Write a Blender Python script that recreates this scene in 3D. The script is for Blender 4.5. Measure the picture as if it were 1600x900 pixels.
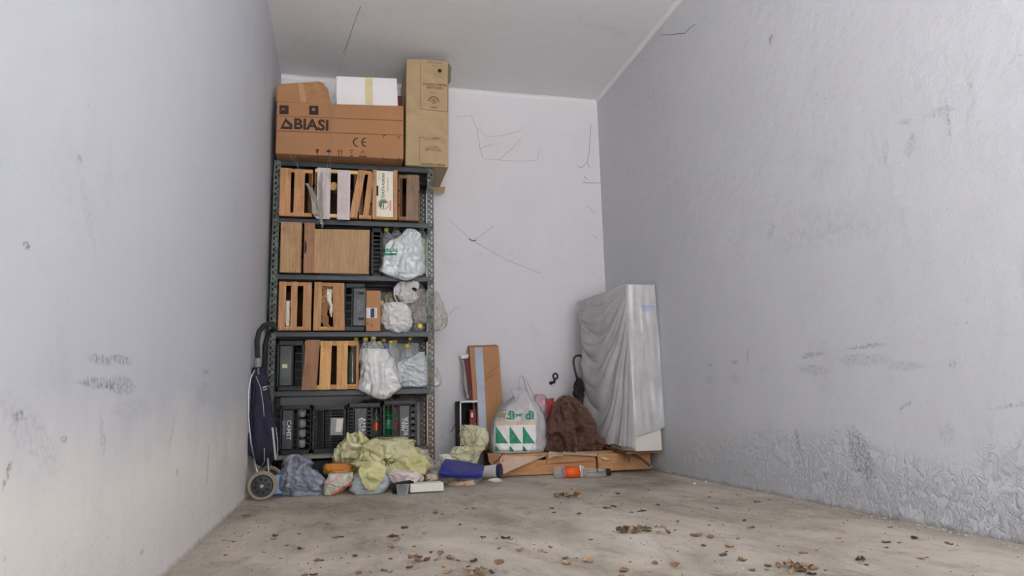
import bpy, bmesh, math, random
from mathutils import Vector, Matrix, noise, Euler

# ------------------------------------------------------------------ camera, world, light, exposure
for o in list(bpy.data.objects): bpy.data.objects.remove(o)
SC = bpy.context.scene
COL = SC.collection
W, H = 2.56, 3.0                       # room width, height; depth runs from y=0 (back) to y=-4.6 (door opening)
CAMP = Vector((0.4962, -5.3109, 0.4681)); YAW, PIT, ROL, FPX = 0.23685, 0.16404, -0.02417, 1098.46
fw = Vector((math.sin(YAW)*math.cos(PIT), math.cos(YAW)*math.cos(PIT), math.sin(PIT)))
rt0 = Vector((math.cos(YAW), -math.sin(YAW), 0)); up0 = rt0.cross(fw)
RT = rt0*math.cos(ROL)+up0*math.sin(ROL); UP = -rt0*math.sin(ROL)+up0*math.cos(ROL)
cd = bpy.data.cameras.new('camera'); cam = bpy.data.objects.new('camera', cd); COL.objects.link(cam)
cam.matrix_world = Matrix(((RT.x, UP.x, -fw.x, CAMP.x), (RT.y, UP.y, -fw.y, CAMP.y), (RT.z, UP.z, -fw.z, CAMP.z), (0, 0, 0, 1)))
cd.sensor_fit = 'HORIZONTAL'; cd.sensor_width = 36; cd.lens = FPX*36/1600; cd.clip_start = .02; cd.clip_end = 200
SC.camera = cam

wd = bpy.data.worlds.new('sky'); SC.world = wd; wd.use_nodes = True
wn = wd.node_tree; wn.nodes.clear()
bg = wn.nodes.new('ShaderNodeBackground'); wo = wn.nodes.new('ShaderNodeOutputWorld')
tc = wn.nodes.new('ShaderNodeTexCoord'); sp = wn.nodes.new('ShaderNodeSeparateXYZ'); cr = wn.nodes.new('ShaderNodeValToRGB')
cr.color_ramp.elements[0].position = 0.0; cr.color_ramp.elements[0].color = (1.0, .97, .95, 1)
cr.color_ramp.elements[1].position = 0.6; cr.color_ramp.elements[1].color = (.42, .64, 1.0, 1)
wn.links.new(tc.outputs['Generated'], sp.inputs[0]); wn.links.new(sp.outputs['Z'], cr.inputs[0])
wn.links.new(cr.outputs[0], bg.inputs[0]); wn.links.new(bg.outputs[0], wo.inputs[0]); bg.inputs[1].default_value = .55

def sun(name, rx, rz, strength, angle, col):
    l = bpy.data.lights.new(name, 'SUN'); l.energy = strength; l.angle = math.radians(angle); l.color = col
    o = bpy.data.objects.new(name, l); COL.objects.link(o); o.rotation_euler = (math.radians(rx), 0, math.radians(rz)); o.location = (1, -8, 4)
    return o
# hazy low daylight coming straight in through the open garage door
sun('hazy_sun', 84, -13, 2.4, 66, (1, 1, .99))
# extra sun, added so bounce off the driveway brightens the ceiling and walls
o_ = sun('driveway_fill_sun', 50, 90, 66.0, 10, (1, .985, .965))
SC.view_settings.view_transform = 'Standard'; SC.view_settings.look = 'None'
SC.view_settings.gamma = 1; SC.view_settings.use_curve_mapping = False
SC.view_settings.exposure = 0.60

# ------------------------------------------------------------------ helpers
def ray(px, py): return fw + RT*((px-800)/FPX) + UP*((450-py)/FPX)
def P(px, py, y): d = ray(px, py); return CAMP + d*((y-CAMP.y)/d.y)          # point of the depth plane y
def FLR(px, py, z=0): d = ray(px, py); return CAMP + d*((z-CAMP.z)/d.z)      # point of the floor
def WX(px, py, x): d = ray(px, py); return CAMP + d*((x-CAMP.x)/d.x)         # point of a side wall
def lin(v): v /= 255; return v/12.92 if v <= .04045 else ((v+.055)/1.055)**2.4
def C(r, g, b): return (lin(r), lin(g), lin(b))

ORG = {}
def root(name, label, cat, loc, group=None):
    o = bpy.data.objects.new(name, None); COL.objects.link(o); o.location = loc; o.empty_display_size = .05
    o['label'] = label; o['category'] = cat
    if group: o['group'] = group
    ORG[o.name] = Vector(loc); return o
def tag(o, label, cat, group=None):
    o['label'] = label; o['category'] = cat
    if group: o['group'] = group
    return o

class MB:
    def __init__(s): s.v = []; s.f = []; s.m = []; s.mi = 0
    def add(s, vs, fs):
        n = len(s.v); s.v += [Vector(v) for v in vs]; s.f += [tuple(i+n for i in f) for f in fs]; s.m += [s.mi]*len(fs); return s
    def box(s, a, b, R=None, c=None):
        x0, y0, z0 = [min(a[i], b[i]) for i in range(3)]; x1, y1, z1 = [max(a[i], b[i]) for i in range(3)]
        vs = [Vector(p) for p in ((x0,y0,z0),(x1,y0,z0),(x1,y1,z0),(x0,y1,z0),(x0,y0,z1),(x1,y0,z1),(x1,y1,z1),(x0,y1,z1))]
        if R is not None:
            c = Vector(c) if c is not None else sum(vs, Vector())/8
            vs = [c+R@(v-c) for v in vs]
        return s.add(vs, [(0,3,2,1),(4,5,6,7),(0,1,5,4),(1,2,6,5),(2,3,7,6),(3,0,4,7)])
    def prism(s, pts, d):      # closed outline (list of points), thickness vector d
        n = len(pts); d = Vector(d); vs = [Vector(p) for p in pts]; vs += [v+d for v in vs]
        fs = [tuple(range(n)), tuple(range(2*n-1, n-1, -1))]+[(i, i+n, (i+1) % n+n, (i+1) % n) for i in range(n)]
        return s.add(vs, fs)
    def tube(s, pts, r, n=8, cap=True):
        pts = [Vector(p) for p in pts]; rs = r if isinstance(r, (list, tuple)) else [r]*len(pts)
        vs = []; up = None
        for i, p in enumerate(pts):
            t = (pts[min(i+1, len(pts)-1)]-pts[max(i-1, 0)]).normalized()
            if up is None: up = Vector((0, 0, 1)) if abs(t.z) < .9 else Vector((1, 0, 0))
            a = t.cross(up).normalized(); up = a.cross(t).normalized()
            for k in range(n):
                th = 2*math.pi*k/n; vs.append(p+(a*math.cos(th)+up*math.sin(th))*rs[i])
        fs = [(i*n+k, i*n+(k+1) % n, (i+1)*n+(k+1) % n, (i+1)*n+k) for i in range(len(pts)-1) for k in range(n)]
        if cap: fs += [tuple(range(n-1, -1, -1)), tuple((len(pts)-1)*n+k for k in range(n))]
        return s.add(vs, fs)
    def lathe(s, base, axis, prof, n=20, loop=False):   # prof: (radius, distance along axis)
        base = Vector(base); ax = Vector(axis).normalized(); u = ax.orthogonal().normalized(); w = ax.cross(u)
        vs = [base+ax*h+(u*math.cos(2*math.pi*k/n)+w*math.sin(2*math.pi*k/n))*r for r, h in prof for k in range(n)]
        fs = [(i*n+k, i*n+(k+1) % n, (i+1)*n+(k+1) % n, (i+1)*n+k) for i in range(len(prof)-1) for k in range(n)]
        if loop: i = len(prof)-1; fs += [(i*n+k, i*n+(k+1) % n, (k+1) % n, k) for k in range(n)]
        else: fs += [tuple(range(n-1, -1, -1)), tuple((len(prof)-1)*n+k for k in range(n))]
        return s.add(vs, fs)
    def grid(s, fn, nu, nv, closeu=False):
        vs = [fn(i/(nu if closeu else nu-1), j/(nv-1)) for j in range(nv) for i in range(nu)]
        fs = []
        for j in range(nv-1):
            for i in range(nu if closeu else nu-1):
                k = (i+1) % nu; fs.append((j*nu+i, j*nu+k, (j+1)*nu+k, (j+1)*nu+i))
        return s.add(vs, fs)
    def build(s, name, mat, parent=None, smooth=False, bevel=0, solid=0, sub=0, org=None):
        if parent is not None: o0 = ORG[parent.name]
        elif org is not None: o0 = Vector(org)
        else:
            xs = [v.x for v in s.v]; ys = [v.y for v in s.v]; zs = [v.z for v in s.v]
            o0 = Vector(((min(xs)+max(xs))/2, (min(ys)+max(ys))/2, min(zs)))
        me = bpy.data.meshes.new(name); me.from_pydata([v-o0 for v in s.v], [], s.f)
        for mm in (mat if isinstance(mat, (list, tuple)) else [mat]): me.materials.append(mm)
        for p, k in zip(me.polygons, s.m): p.material_index = k; p.use_smooth = smooth
        bm = bmesh.new(); bm.from_mesh(me); bmesh.ops.recalc_face_normals(bm, faces=bm.faces); bm.to_mesh(me); bm.free()
        me.update()
        o = bpy.data.objects.new(name, me); COL.objects.link(o); ORG[o.name] = o0
        if parent is not None: o.parent = parent
        else: o.location = o0
        if bevel:
            m = o.modifiers.new('bevel', 'BEVEL'); m.width = bevel; m.segments = 2; m.limit_method = 'ANGLE'
        if solid:
            m = o.modifiers.new('solid', 'SOLIDIFY'); m.thickness = solid; m.offset = 0
        if sub:
            m = o.modifiers.new('sub', 'SUBSURF'); m.levels = sub; m.render_levels = sub
        return o

def text(body, size, loc, mat, parent, name='lettering', rot=(90, 0, 0), bold=0, ext=.0004, sx=1, align='CENTER', vert=0):
    cu = bpy.data.curves.new(name, 'FONT'); cu.body = body; cu.size = size; cu.extrude = ext; cu.offset = bold; cu.resolution_u = 3
    cu.align_x = align; cu.align_y = 'CENTER'; cu.space_line = .85
    t = bpy.data.objects.new(name, cu); COL.objects.link(t)
    dg = bpy.context.evaluated_depsgraph_get(); me = bpy.data.meshes.new_from_object(t.evaluated_get(dg))
    bpy.data.objects.remove(t)
    R = Euler([math.radians(a) for a in rot]).to_matrix(); spin = Matrix.Rotation(math.radians(vert), 3, 'Z')
    lo = Vector(loc)-ORG[parent.name]
    for v in me.vertices:
        p = Vector((v.co.x*sx, v.co.y, v.co.z)); v.co = R@(spin@p)+lo
    me.materials.clear(); me.materials.append(mat)
    o = bpy.data.objects.new(name, me); COL.objects.link(o); o.parent = parent; ORG[o.name] = ORG[parent.name]
    return o

# ------------------------------------------------------------------ materials
def nodes_of(m):
    m.use_nodes = True; nt = m.node_tree; return nt, nt.nodes['Principled BSDF'], nt.nodes['Material Output']
def mixc(nt, fac, a, b, mode='MIX'):
    n = nt.nodes.new('ShaderNodeMix'); n.data_type = 'RGBA'; n.blend_type = mode
    for s, v in ((0, fac), (6, a), (7, b)):
        if isinstance(v, bpy.types.NodeSocket): nt.links.new(v, n.inputs[s])
        elif s == 0: n.inputs[0].default_value = v
        else: n.inputs[s].default_value = (*v[:3], 1)
    return n.outputs[2]
def math_(nt, op, a, b=0.0, clamp=False):
    n = nt.nodes.new('ShaderNodeMath'); n.operation = op; n.use_clamp = clamp
    for i, v in enumerate((a, b)):
        if isinstance(v, bpy.types.NodeSocket): nt.links.new(v, n.inputs[i])
        else: n.inputs[i].default_value = v
    return n.outputs[0]
def noise_(nt, vec, scale, detail=4, rough=.55, dist=0):
    n = nt.nodes.new('ShaderNodeTexNoise'); n.inputs['Scale'].default_value = scale; n.inputs['Detail'].default_value = detail
    n.inputs['Roughness'].default_value = rough; n.inputs['Distortion'].default_value = dist
    nt.links.new(vec, n.inputs['Vector']); return n.outputs['Fac']
def ramp(nt, v, lo, hi, a=0, b=1):
    n = nt.nodes.new('ShaderNodeMapRange'); n.inputs[1].default_value = lo; n.inputs[2].default_value = hi
    n.inputs[3].default_value = a; n.inputs[4].default_value = b; nt.links.new(v, n.inputs[0]); return n.outputs[0]
def mapping(nt, scale=(1, 1, 1), loc=(0, 0, 0), rot=(0, 0, 0), src='Object', typ='POINT'):
    t = nt.nodes.new('ShaderNodeTexCoord'); m = nt.nodes.new('ShaderNodeMapping'); m.vector_type = typ
    m.inputs['Scale'].default_value = scale; m.inputs['Location'].default_value = loc; m.inputs['Rotation'].default_value = rot
    nt.links.new(t.outputs[src], m.inputs[0]); return m.outputs[0]
def bump(nt, bs, h, strength, dist=.002):
    b = nt.nodes.new('ShaderNodeBump'); b.inputs['Strength'].default_value = strength; b.inputs['Distance'].default_value = dist
    nt.links.new(h, b.inputs['Height']); nt.links.new(b.outputs[0], bs.inputs['Normal']); return b

def M(name, col, rough=.6, metal=0, var=.15, vs=6, st=(1, 1, 1), bmp=.2, bsc=60, alpha=1, spec=.5, dirt=None, dirt_amt=.35, coat=0):
    m = bpy.data.materials.new(name); nt, bs, out = nodes_of(m)
    v = mapping(nt, st); n = noise_(nt, v, vs)
    f = ramp(nt, n, .3, .7)
    c = mixc(nt, f, tuple(x*(1-var) for x in col), tuple(min(1, x*(1+var)) for x in col))
    if dirt:
        n2 = noise_(nt, v, vs*.6+1.7, 6, .7); c = mixc(nt, ramp(nt, n2, .52, .72, 0, dirt_amt*2), c, dirt)
    nt.links.new(c, bs.inputs['Base Color'])
    bs.inputs['Roughness'].default_value = rough; bs.inputs['Metallic'].default_value = metal; bs.inputs['Alpha'].default_value = alpha
    bs.inputs['Specular IOR Level'].default_value = spec; bs.inputs['Coat Weight'].default_value = coat
    if bmp: bump(nt, bs, noise_(nt, v, bsc, 3), bmp, .003)
    return m
def wood(name, col, axis='z', var=.22, dark=(.02, .01, .005)):
    st = {'z': (14, 14, 1), 'x': (1, 14, 14), 'y': (14, 1, 14)}[axis]
    m = bpy.data.materials.new(name); nt, bs, out = nodes_of(m)
    v = mapping(nt, st); n = noise_(nt, v, 5, 6, .65, .6)
    c = mixc(nt, ramp(nt, n, .3, .7), tuple(x*(1-var) for x in col), tuple(min(1, x*(1+var)) for x in col))
    n2 = noise_(nt, mapping(nt), 7, 5, .7); c = mixc(nt, ramp(nt, n2, .50, .75, 0, .5), c, tuple(x*.4 for x in col)); c = mixc(nt, ramp(nt, noise_(nt, v, 2.2, 4, .7, 1.5), .6, .66, 0, .35), c, tuple(x*.45 for x in col))
    nt.links.new(c, bs.inputs['Base Color']); bs.inputs['Roughness'].default_value = .8; bs.inputs['Specular IOR Level'].default_value = .2
    bump(nt, bs, n, .3, .002); return m
def film(name, col, alpha, rough=.35, transl=.35, bsc=35, bmp=.35, var=.08, dirt=None):
    """thin plastic film: diffuse + translucent + a little gloss, partly see-through"""
    m = bpy.data.materials.new(name); nt, bs, out = nodes_of(m)
    v = mapping(nt); n = noise_(nt, v, 9, 5)
    c = mixc(nt, ramp(nt, n, .3, .7), tuple(x*(1-var) for x in col), tuple(min(1, x*(1+var)) for x in col))
    if dirt: c = mixc(nt, ramp(nt, noise_(nt, v, 4, 6, .7), .5, .75, 0, .5), c, dirt)
    nt.links.new(c, bs.inputs['Base Color']); bs.inputs['Roughness'].default_value = rough
    vo = nt.nodes.new('ShaderNodeTexVoronoi'); vo.inputs['Scale'].default_value = bsc; wq = nt.nodes.new('ShaderNodeTexNoise'); wq.inputs['Scale'].default_value = 7; nt.links.new(v, wq.inputs['Vector'])
    ad = nt.nodes.new('ShaderNodeVectorMath'); ad.operation = 'MULTIPLY_ADD'; nt.links.new(wq.outputs['Color'], ad.inputs[0]); ad.inputs[1].default_value = (.16, .16, .16); nt.links.new(v, ad.inputs[2]); nt.links.new(ad.outputs[0], vo.inputs['Vector'])
    bs.inputs['Specular IOR Level'].default_value = .9; bs.inputs['Coat Weight'].default_value = .6; bs.inputs['Coat Roughness'].default_value = .12
    b = bump(nt, bs, math_(nt, 'ADD', vo.outputs['Distance'], math_(nt, 'MULTIPLY', noise_(nt, v, bsc*1.5, 4, .6, 1.2), .5)), min(1, bmp*.8), .010)
    tr = nt.nodes.new('ShaderNodeBsdfTranslucent'); nt.links.new(c, tr.inputs[0]); nt.links.new(b.outputs[0], tr.inputs['Normal'])
    mx = nt.nodes.new('ShaderNodeMixShader'); mx.inputs[0].default_value = transl
    nt.links.new(bs.outputs[0], mx.inputs[1]); nt.links.new(tr.outputs[0], mx.inputs[2])
    tp = nt.nodes.new('ShaderNodeBsdfTransparent'); m2 = nt.nodes.new('ShaderNodeMixShader'); m2.inputs[0].default_value = alpha
    nt.links.new(tp.outputs[0], m2.inputs[1]); nt.links.new(mx.outputs[0], m2.inputs[2]); nt.links.new(m2.outputs[0], out.inputs[0])
    return m
def clear(name, tint=(.85, .87, .86), amount=.12, rough=.06):
    """clear thin-walled plastic bottle: see-through with gloss and a bit of haze"""
    m = bpy.data.materials.new(name); nt, bs, out = nodes_of(m)
    bs.inputs['Base Color'].default_value = (*tint, 1); bs.inputs['Roughness'].default_value = rough
    bump(nt, bs, noise_(nt, mapping(nt), 40, 3), .4, .004)
    tp = nt.nodes.new('ShaderNodeBsdfTransparent'); tp.inputs[0].default_value = (*[.5+.5*x for x in tint], 1)
    fr = nt.nodes.new('ShaderNodeLayerWeight'); fr.inputs[0].default_value = .35
    mx = nt.nodes.new('ShaderNodeMixShader')
    nt.links.new(math_(nt, 'ADD', math_(nt, 'MULTIPLY', fr.outputs['Facing'], .6), amount, True), mx.inputs[0])
    nt.links.new(tp.outputs[0], mx.inputs[1]); nt.links.new(bs.outputs[0], mx.inputs[2]); nt.links.new(mx.outputs[0], out.inputs[0])
    return m

def plaster(name, col, plane, marks=(), peel=False, bumpamt=.35, lit_band=None):
    """old limewashed plaster; marks = (a, z, half_a, half_z, rot_deg, colour, strength, hard) in the wall's own plane ('y' side walls, 'x' back wall)"""
    m = bpy.data.materials.new(name); nt, bs, out = nodes_of(m)
    v = mapping(nt); n1 = noise_(nt, v, .9, 5, .6, .5)
    c = mixc(nt, ramp(nt, n1, .35, .7), tuple(x*.955 for x in col), col)
    if lit_band:      # brighter light near the wall foot, painted in as a lighter, warmer white
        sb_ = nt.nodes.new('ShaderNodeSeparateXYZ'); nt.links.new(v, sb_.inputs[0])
        c = mixc(nt, ramp(nt, math_(nt, 'ADD', sb_.outputs['Z'], math_(nt, 'MULTIPLY', noise_(nt, v, 3, 5, .7), .25)), .66, .42), c, lit_band)
    st = mapping(nt, (3, 3, .5)); c = mixc(nt, ramp(nt, noise_(nt, st, 2.5, 6, .7), .5, .8, 0, .13), c, tuple(x*.72 for x in col))
    c = mixc(nt, ramp(nt, noise_(nt, v, 1.7, 7, .75), .58, .75, 0, .22), c, C(150, 148, 146))
    c = mixc(nt, ramp(nt, noise_(nt, v, 38, 2, .5), .74, .8, 0, .35), c, C(120, 110, 100))      # fly specks
    grain = noise_(nt, v, 160, 3)
    for (a, z, ha, hz, rot, mc, s, hard) in marks:
        mp = nt.nodes.new('ShaderNodeMapping'); mp.vector_type = 'TEXTURE'
        t = nt.nodes.new('ShaderNodeTexCoord'); nt.links.new(t.outputs['Object'], mp.inputs[0])
        r = math.radians(rot)
        if plane == 'y': mp.inputs['Location'].default_value = (0, a, z); mp.inputs['Scale'].default_value = (1e4, ha, hz); mp.inputs['Rotation'].default_value = (r, 0, 0)
        else: mp.inputs['Location'].default_value = (a, 0, z); mp.inputs['Scale'].default_value = (ha, 1e4, hz); mp.inputs['Rotation'].default_value = (0, r, 0)
        ln = nt.nodes.new('ShaderNodeVectorMath'); ln.operation = 'LENGTH'; nt.links.new(mp.outputs[0], ln.inputs[0])
        e = math_(nt, 'ADD', ln.outputs['Value'], math_(nt, 'MULTIPLY', noise_(nt, mp.outputs[0], 2.2, 5, .7), .9))
        f = ramp(nt, e, 1.45, 1.05 if hard else .6)
        g = ramp(nt, noise_(nt, v, 75 if hard else 30, 4, .7), .42, .6 if hard else .75)
        c = mixc(nt, math_(nt, 'MULTIPLY', math_(nt, 'MULTIPLY', f, g), s*.62, True), c, mc)
    # fallen, salt-eaten foot of the wall
    s = nt.nodes.new('ShaderNodeSeparateXYZ'); nt.links.new(v, s.inputs[0])
    foot = ramp(nt, math_(nt, 'ADD', s.outputs['Z'], math_(nt, 'MULTIPLY', noise_(nt, v, 2.5, 3), -.35)), .14, -.05)
    dirt = ramp(nt, math_(nt, 'ADD', s.outputs['Z'], math_(nt, 'MULTIPLY', noise_(nt, v, 14, 4), -.05)), -.004, -.022, 0, .5)
    c = mixc(nt, dirt, c, C(140, 130, 115))
    nt.links.new(c, bs.inputs['Base Color']); bs.inputs['Roughness'].default_value = .9; bs.inputs['Specular IOR Level'].default_value = .15
    h = math_(nt, 'ADD', math_(nt, 'MULTIPLY', noise_(nt, v, 11, 4, .6), 1.0), math_(nt, 'MULTIPLY', grain, .12))
    pe = ramp(nt, noise_(nt, v, 26, 5, .65, .8), .45, .62)
    h = math_(nt, 'ADD', h, math_(nt, 'MULTIPLY', math_(nt, 'MULTIPLY', pe, foot), 2.3 if peel else .6))
    bump(nt, bs, h, bumpamt, .012)
    return m

wood_or = wood('orange_wood', C(190, 144, 106)); wood_lt = wood('pale_wood', C(208, 170, 124)); wood_y = wood('yellow_wood', C(220, 172, 116))
wood_br = wood('brown_wood', C(164, 124, 96)); wood_gr = wood('grey_brown_wood', C(140, 118, 102)); wood_ply = wood('plywood', C(180, 146, 112))
wood_tan = wood('tan_wood', C(184, 146, 106)); wood_dk = wood('dark_wood', C(96, 68, 48)); wood_white = wood('whitewashed_wood', C(206, 196, 194), var=.06)
wood_rx = wood('rail_wood', C(200, 150, 98), 'x'); wood_pal = wood('pallet_wood', C(200, 150, 106), 'x'); wood_dx = wood('dark_rail_wood', C(140, 104, 76), 'x')
wood_sy = wood('side_wood', C(150, 108, 72), 'y'); rough_end = wood('log_wood', C(206, 168, 110))
card = M('cardboard', C(164, 120, 84), .85, var=.06, vs=3, bmp=.1, bsc=30); card2 = M('worn_cardboard', C(168, 124, 86), .85, var=.1, dirt=C(120, 90, 66), bmp=.3, bsc=25)
card3 = M('fawn_cardboard', C(178, 130, 90), .8, var=.05, bmp=.1); card_or = M('orange_cardboard', C(190, 132, 78), .8, var=.08, bmp=.15)
kraft = M('kraft_paper', C(172, 148, 112), .55, var=.1, vs=5, bmp=.35, bsc=14, dirt=C(140, 118, 84))
ink = M('brown_ink', C(48, 28, 20), .7, bmp=0); ink_soft = M('faded_ink', C(112, 88, 62), .8, bmp=0); ink_mid = M('crease_ink', C(110, 68, 44), .8, bmp=0)
white_card = M('white_card', C(226, 224, 226), .6, var=.03, bmp=.05); paper = M('white_paper', C(228, 222, 208), .8, var=.05, bmp=.1)
tape_y = M('yellowed_tape', C(216, 204, 160), .35, bmp=.1); tape_s = M('silver_tape', C(172, 180, 196), .3, .25, var=.12, bmp=.5, bsc=20); tape_b = M('brown_tape', C(180, 142, 108), .35, bmp=.1)
steel = M('blue_grey_steel', C(52, 58, 65), .42, .2, var=.15, vs=4, bmp=.1, dirt=C(48, 44, 42)); steel_lt = M('pale_steel', C(160, 156, 150), .5, .2, dirt=C(110, 95, 80))
black_p = M('black_plastic', C(13, 14, 17), .42, var=.25, bmp=.1, spec=.35); panel_p = M('scuffed_black_plastic', C(50, 52, 56), .4, var=.4, vs=9, bmp=.1, bsc=30)
print_w = M('white_print', C(205, 205, 205), .6, bmp=0, var=.1); print_g = M('grey_print', C(120, 128, 138), .6, bmp=0)
green = M('green_print', C(38, 140, 110), .5, var=.12, bmp=.1); cream = M('cream_print', C(224, 208, 178), .6, bmp=0)
yellow = M('yellow_cap', C(214, 192, 50), .4, var=.06, bmp=0); blue_cap = M('blue_cap', C(60, 100, 170), .4, bmp=0); green_cap = M('green_cap', C(40, 165, 95), .4, bmp=0)
black = M('matte_black', C(24, 23, 24), .7, bmp=.1); chrome = M('dull_chrome', C(170, 170, 172), .3, .8, bmp=0); rubber = M('beige_rubber', C(158, 146, 130), .8, var=.1, bmp=.2)
red = M('red_plastic', C(190, 30, 34), .4, bmp=.05); orange = M('orange_print', C(240, 100, 24), .5, var=.05, bmp=0); navy = M('navy_cloth', C(38, 38, 58), .85, var=.15, bmp=.25, bsc=180)
brown_cloth = M('brown_cloth', C(104, 74, 62), .8, var=.12, bmp=.3, bsc=120); leafm = M('dry_leaf', C(140, 108, 80), .8, var=.35, vs=20, bmp=.3); leafl = M('pale_dry_leaf', C(180, 150, 116), .8, var=.3, vs=20, bmp=.3)
leafd = M('dark_dry_leaf', C(92, 76, 62), .85, var=.3, vs=20, bmp=.3)
pet = clear('clear_bottle_plastic'); pet_g = clear('green_bottle_plastic', C(20, 130, 60), .55); pet_d = clear('dark_bottle_plastic', (.08, .11, .08), .8)
film_w = film('white_film', C(236, 235, 234), .96, .26, .15, dirt=C(218, 214, 210)); film_b = film('bluish_white_film', C(220, 228, 231), .94, .26, .15); film_g = film('grey_film', C(226, 224, 222), .86, .22, .15)
film_c = film('clear_film', C(212, 208, 204), .45, .2, .2, bmp=.8); film_y = film('yellow_green_film', C(250, 243, 186), .78, .2, .2, bmp=1.0, dirt=C(234, 222, 140))
film_y2 = film('pale_green_film', C(234, 230, 192), .86, .24, .22, bmp=.4); film_dk = film('smoky_blue_film', C(146, 150, 168), .9, .14, .12, bsc=24, bmp=1.25, var=.22, dirt=C(120, 116, 122))
film_p = film('pink_film', C(222, 180, 188), .85); film_sheet = film('milky_sheet', C(232, 232, 235), .5, .2, .25, bsc=9, bmp=.12, dirt=C(196, 192, 188))
film_pk = film('pinkish_white_film', C(240, 224, 220), .92, .25, .15)

# ------------------------------------------------------------------ room
def mk(px, py, wall, hx, hz, rot=0, mc=C(80, 84, 92), s=.8, hard=True):
    q = WX(px, py, 0 if wall == 'L' else W); return (q.y, q.z, hx, hz, rot, mc, s, hard)
dk = C(84, 88, 94); gy = C(128, 130, 134); bl = C(70, 84, 118)
marksR = [mk(1268, 555, 'R', .10, .016, -2, bl), mk(1352, 541, 'R', .13, .012, 1, C(76, 84, 108)), mk(1268, 578, 'R', .13, .028, 6, gy, .6), mk(1350, 562, 'R', .17, .03, 3, gy, .55),
          mk(1415, 572, 'R', .12, .02, 3, gy, .5), mk(1148, 566, 'R', .045, .014, 0, dk), mk(1109, 571, 'R', .035, .012, 0, dk, .7), mk(1108, 594, 'R', .06, .03, 0, gy, .5), mk(1148, 592, 'R', .06, .03, 0, gy, .4),
          mk(1168, 556, 'R', .015, .045, 15, dk, .6), mk(1247, 692, 'R', .012, .085, -8, C(92, 90, 88), .9), mk(1345, 712, 'R', .07, .145, -22, C(120, 116, 112), 1), mk(1415, 634, 'R', .05, .008, -25, gy, .8),
          mk(1488, 568, 'R', .02, .02, 0, gy, .7), mk(1482, 188, 'R', .008, .10, 0, dk, .7), mk(1470, 175, 'R', .07, .02, 10, gy, .6), mk(1422, 228, 'R', .03, .06, 25, gy, .6), mk(1415, 190, 'R', .04, .015, 10, gy, .6),
          mk(1382, 240, 'R', .025, .07, 20, gy, .4), mk(1204, 62, 'R', .02, .035, 20, C(40, 40, 42), 1), mk(1300, 350, 'R', .55, .12, 10, C(140, 142, 146), .35, False), mk(1270, 375, 'R', .5, .07, 5, C(130, 132, 134), .35, False),
          mk(1205, 360, 'R', .03, .06, 20, gy, .5), mk(1480, 680, 'R', .04, .05, 30, gy, .4), mk(1030, 150, 'R', .15, .3, 0, C(150, 150, 152), .3, False), mk(1590, 632, 'R', .12, .008, -8, gy, .8)]
marksL = [mk(158, 562, 'L', .10, .013, 0, bl), mk(190, 562, 'L', .10, .013, 0, C(90, 94, 104)), mk(155, 599, 'L', .14, .014, 0, dk), mk(190, 603, 'L', .13, .026, 0, C(110, 112, 116), .9), mk(322, 581, 'L', .09, .010, 0, dk, .8),
          mk(321, 600, 'L', .09, .014, 0, gy, .5), mk(325, 725, 'L', .02, .09, -4, gy, .9), mk(210, 640, 'L', .22, .035, 0, gy, .3), mk(320, 618, 'L', .2, .04, 0, gy, .35), mk(12, 740, 'L', .03, .01, 60, C(96, 84, 76), 1),
          mk(100, 686, 'L', .02, .008, 0, C(40, 38, 38), 1), mk(42, 384, 'L', .018, .008, 0, C(50, 50, 54), 1), mk(222, 862, 'L', .02, .01, 0, C(90, 80, 74), 1), mk(160, 680, 'L', .06, .02, -60, gy, .5), mk(268, 678, 'L', .07, .02, 60, gy, .5),
          mk(50, 680, 'L', .2, .04, -25, gy, .3), mk(124, 248, 'L', .02, .01, 0, C(150, 140, 120), .8), mk(138, 340, 'L', .16, .02, -50, gy, .25), mk(30, 650, 'L', .03, .01, 0, C(96, 84, 76), .8), mk(277, 736, 'L', .02, .02, 0, gy, .8)]
def mb(px, py, hx, hz, rot=0, mc=gy, s=.6, hard=True):
    q = P(px, py, 0); return (q.x, q.z, hx, hz, rot, mc, s, hard)
marksB = [mb(800, 400, .25, .12, 30, C(170, 168, 168), .4, False), mb(900, 230, .12, .25, 0, C(165, 165, 168), .4, False), mb(780, 230, .25, .1, 0, C(160, 160, 165), .3, False), mb(849, 590, .03, .035, 0, C(178, 176, 180), .8, False),
          mb(700, 680, .12, .2, 0, C(165, 160, 158), .4, False), mb(820, 310, .3, .2, -20, C(178, 176, 178), .35, False)]
WALL = C(222, 222, 224)
mat_left = plaster('left_plaster', C(206, 209, 218), 'y', marksL, lit_band=C(240, 235, 231)); mat_right = plaster('right_plaster', C(217, 219, 224), 'y', marksR, True, .6)
mat_back = plaster('back_plaster', C(222, 220, 225), 'x', marksB); mat_ceil = plaster('ceiling_plaster', C(236, 236, 238), 'x')

def struct(o): o['kind'] = 'structure'; return o
YD = -7.0
def wallgrid(name, mat, fn, nu, nv):
    m = MB(); m.grid(fn, nu, nv); return struct(m.build(name, mat, org=(0, 0, 0), smooth=True, solid=.0))
def shell(name, a, b, mat, org=(0, 0, 0)):
    m = MB(); m.box(a, b); return struct(m.build(name, mat, org=org))
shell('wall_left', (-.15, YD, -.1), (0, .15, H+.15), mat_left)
shell('wall_right', (W, YD, -.1), (W+.15, .15, H+.15), mat_right)
shell('wall_back', (0, 0, -.1), (W, .15, H+.15), mat_back)
shell('ceiling', (0, YD, H), (W, 0, H+.15), mat_ceil)
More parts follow.
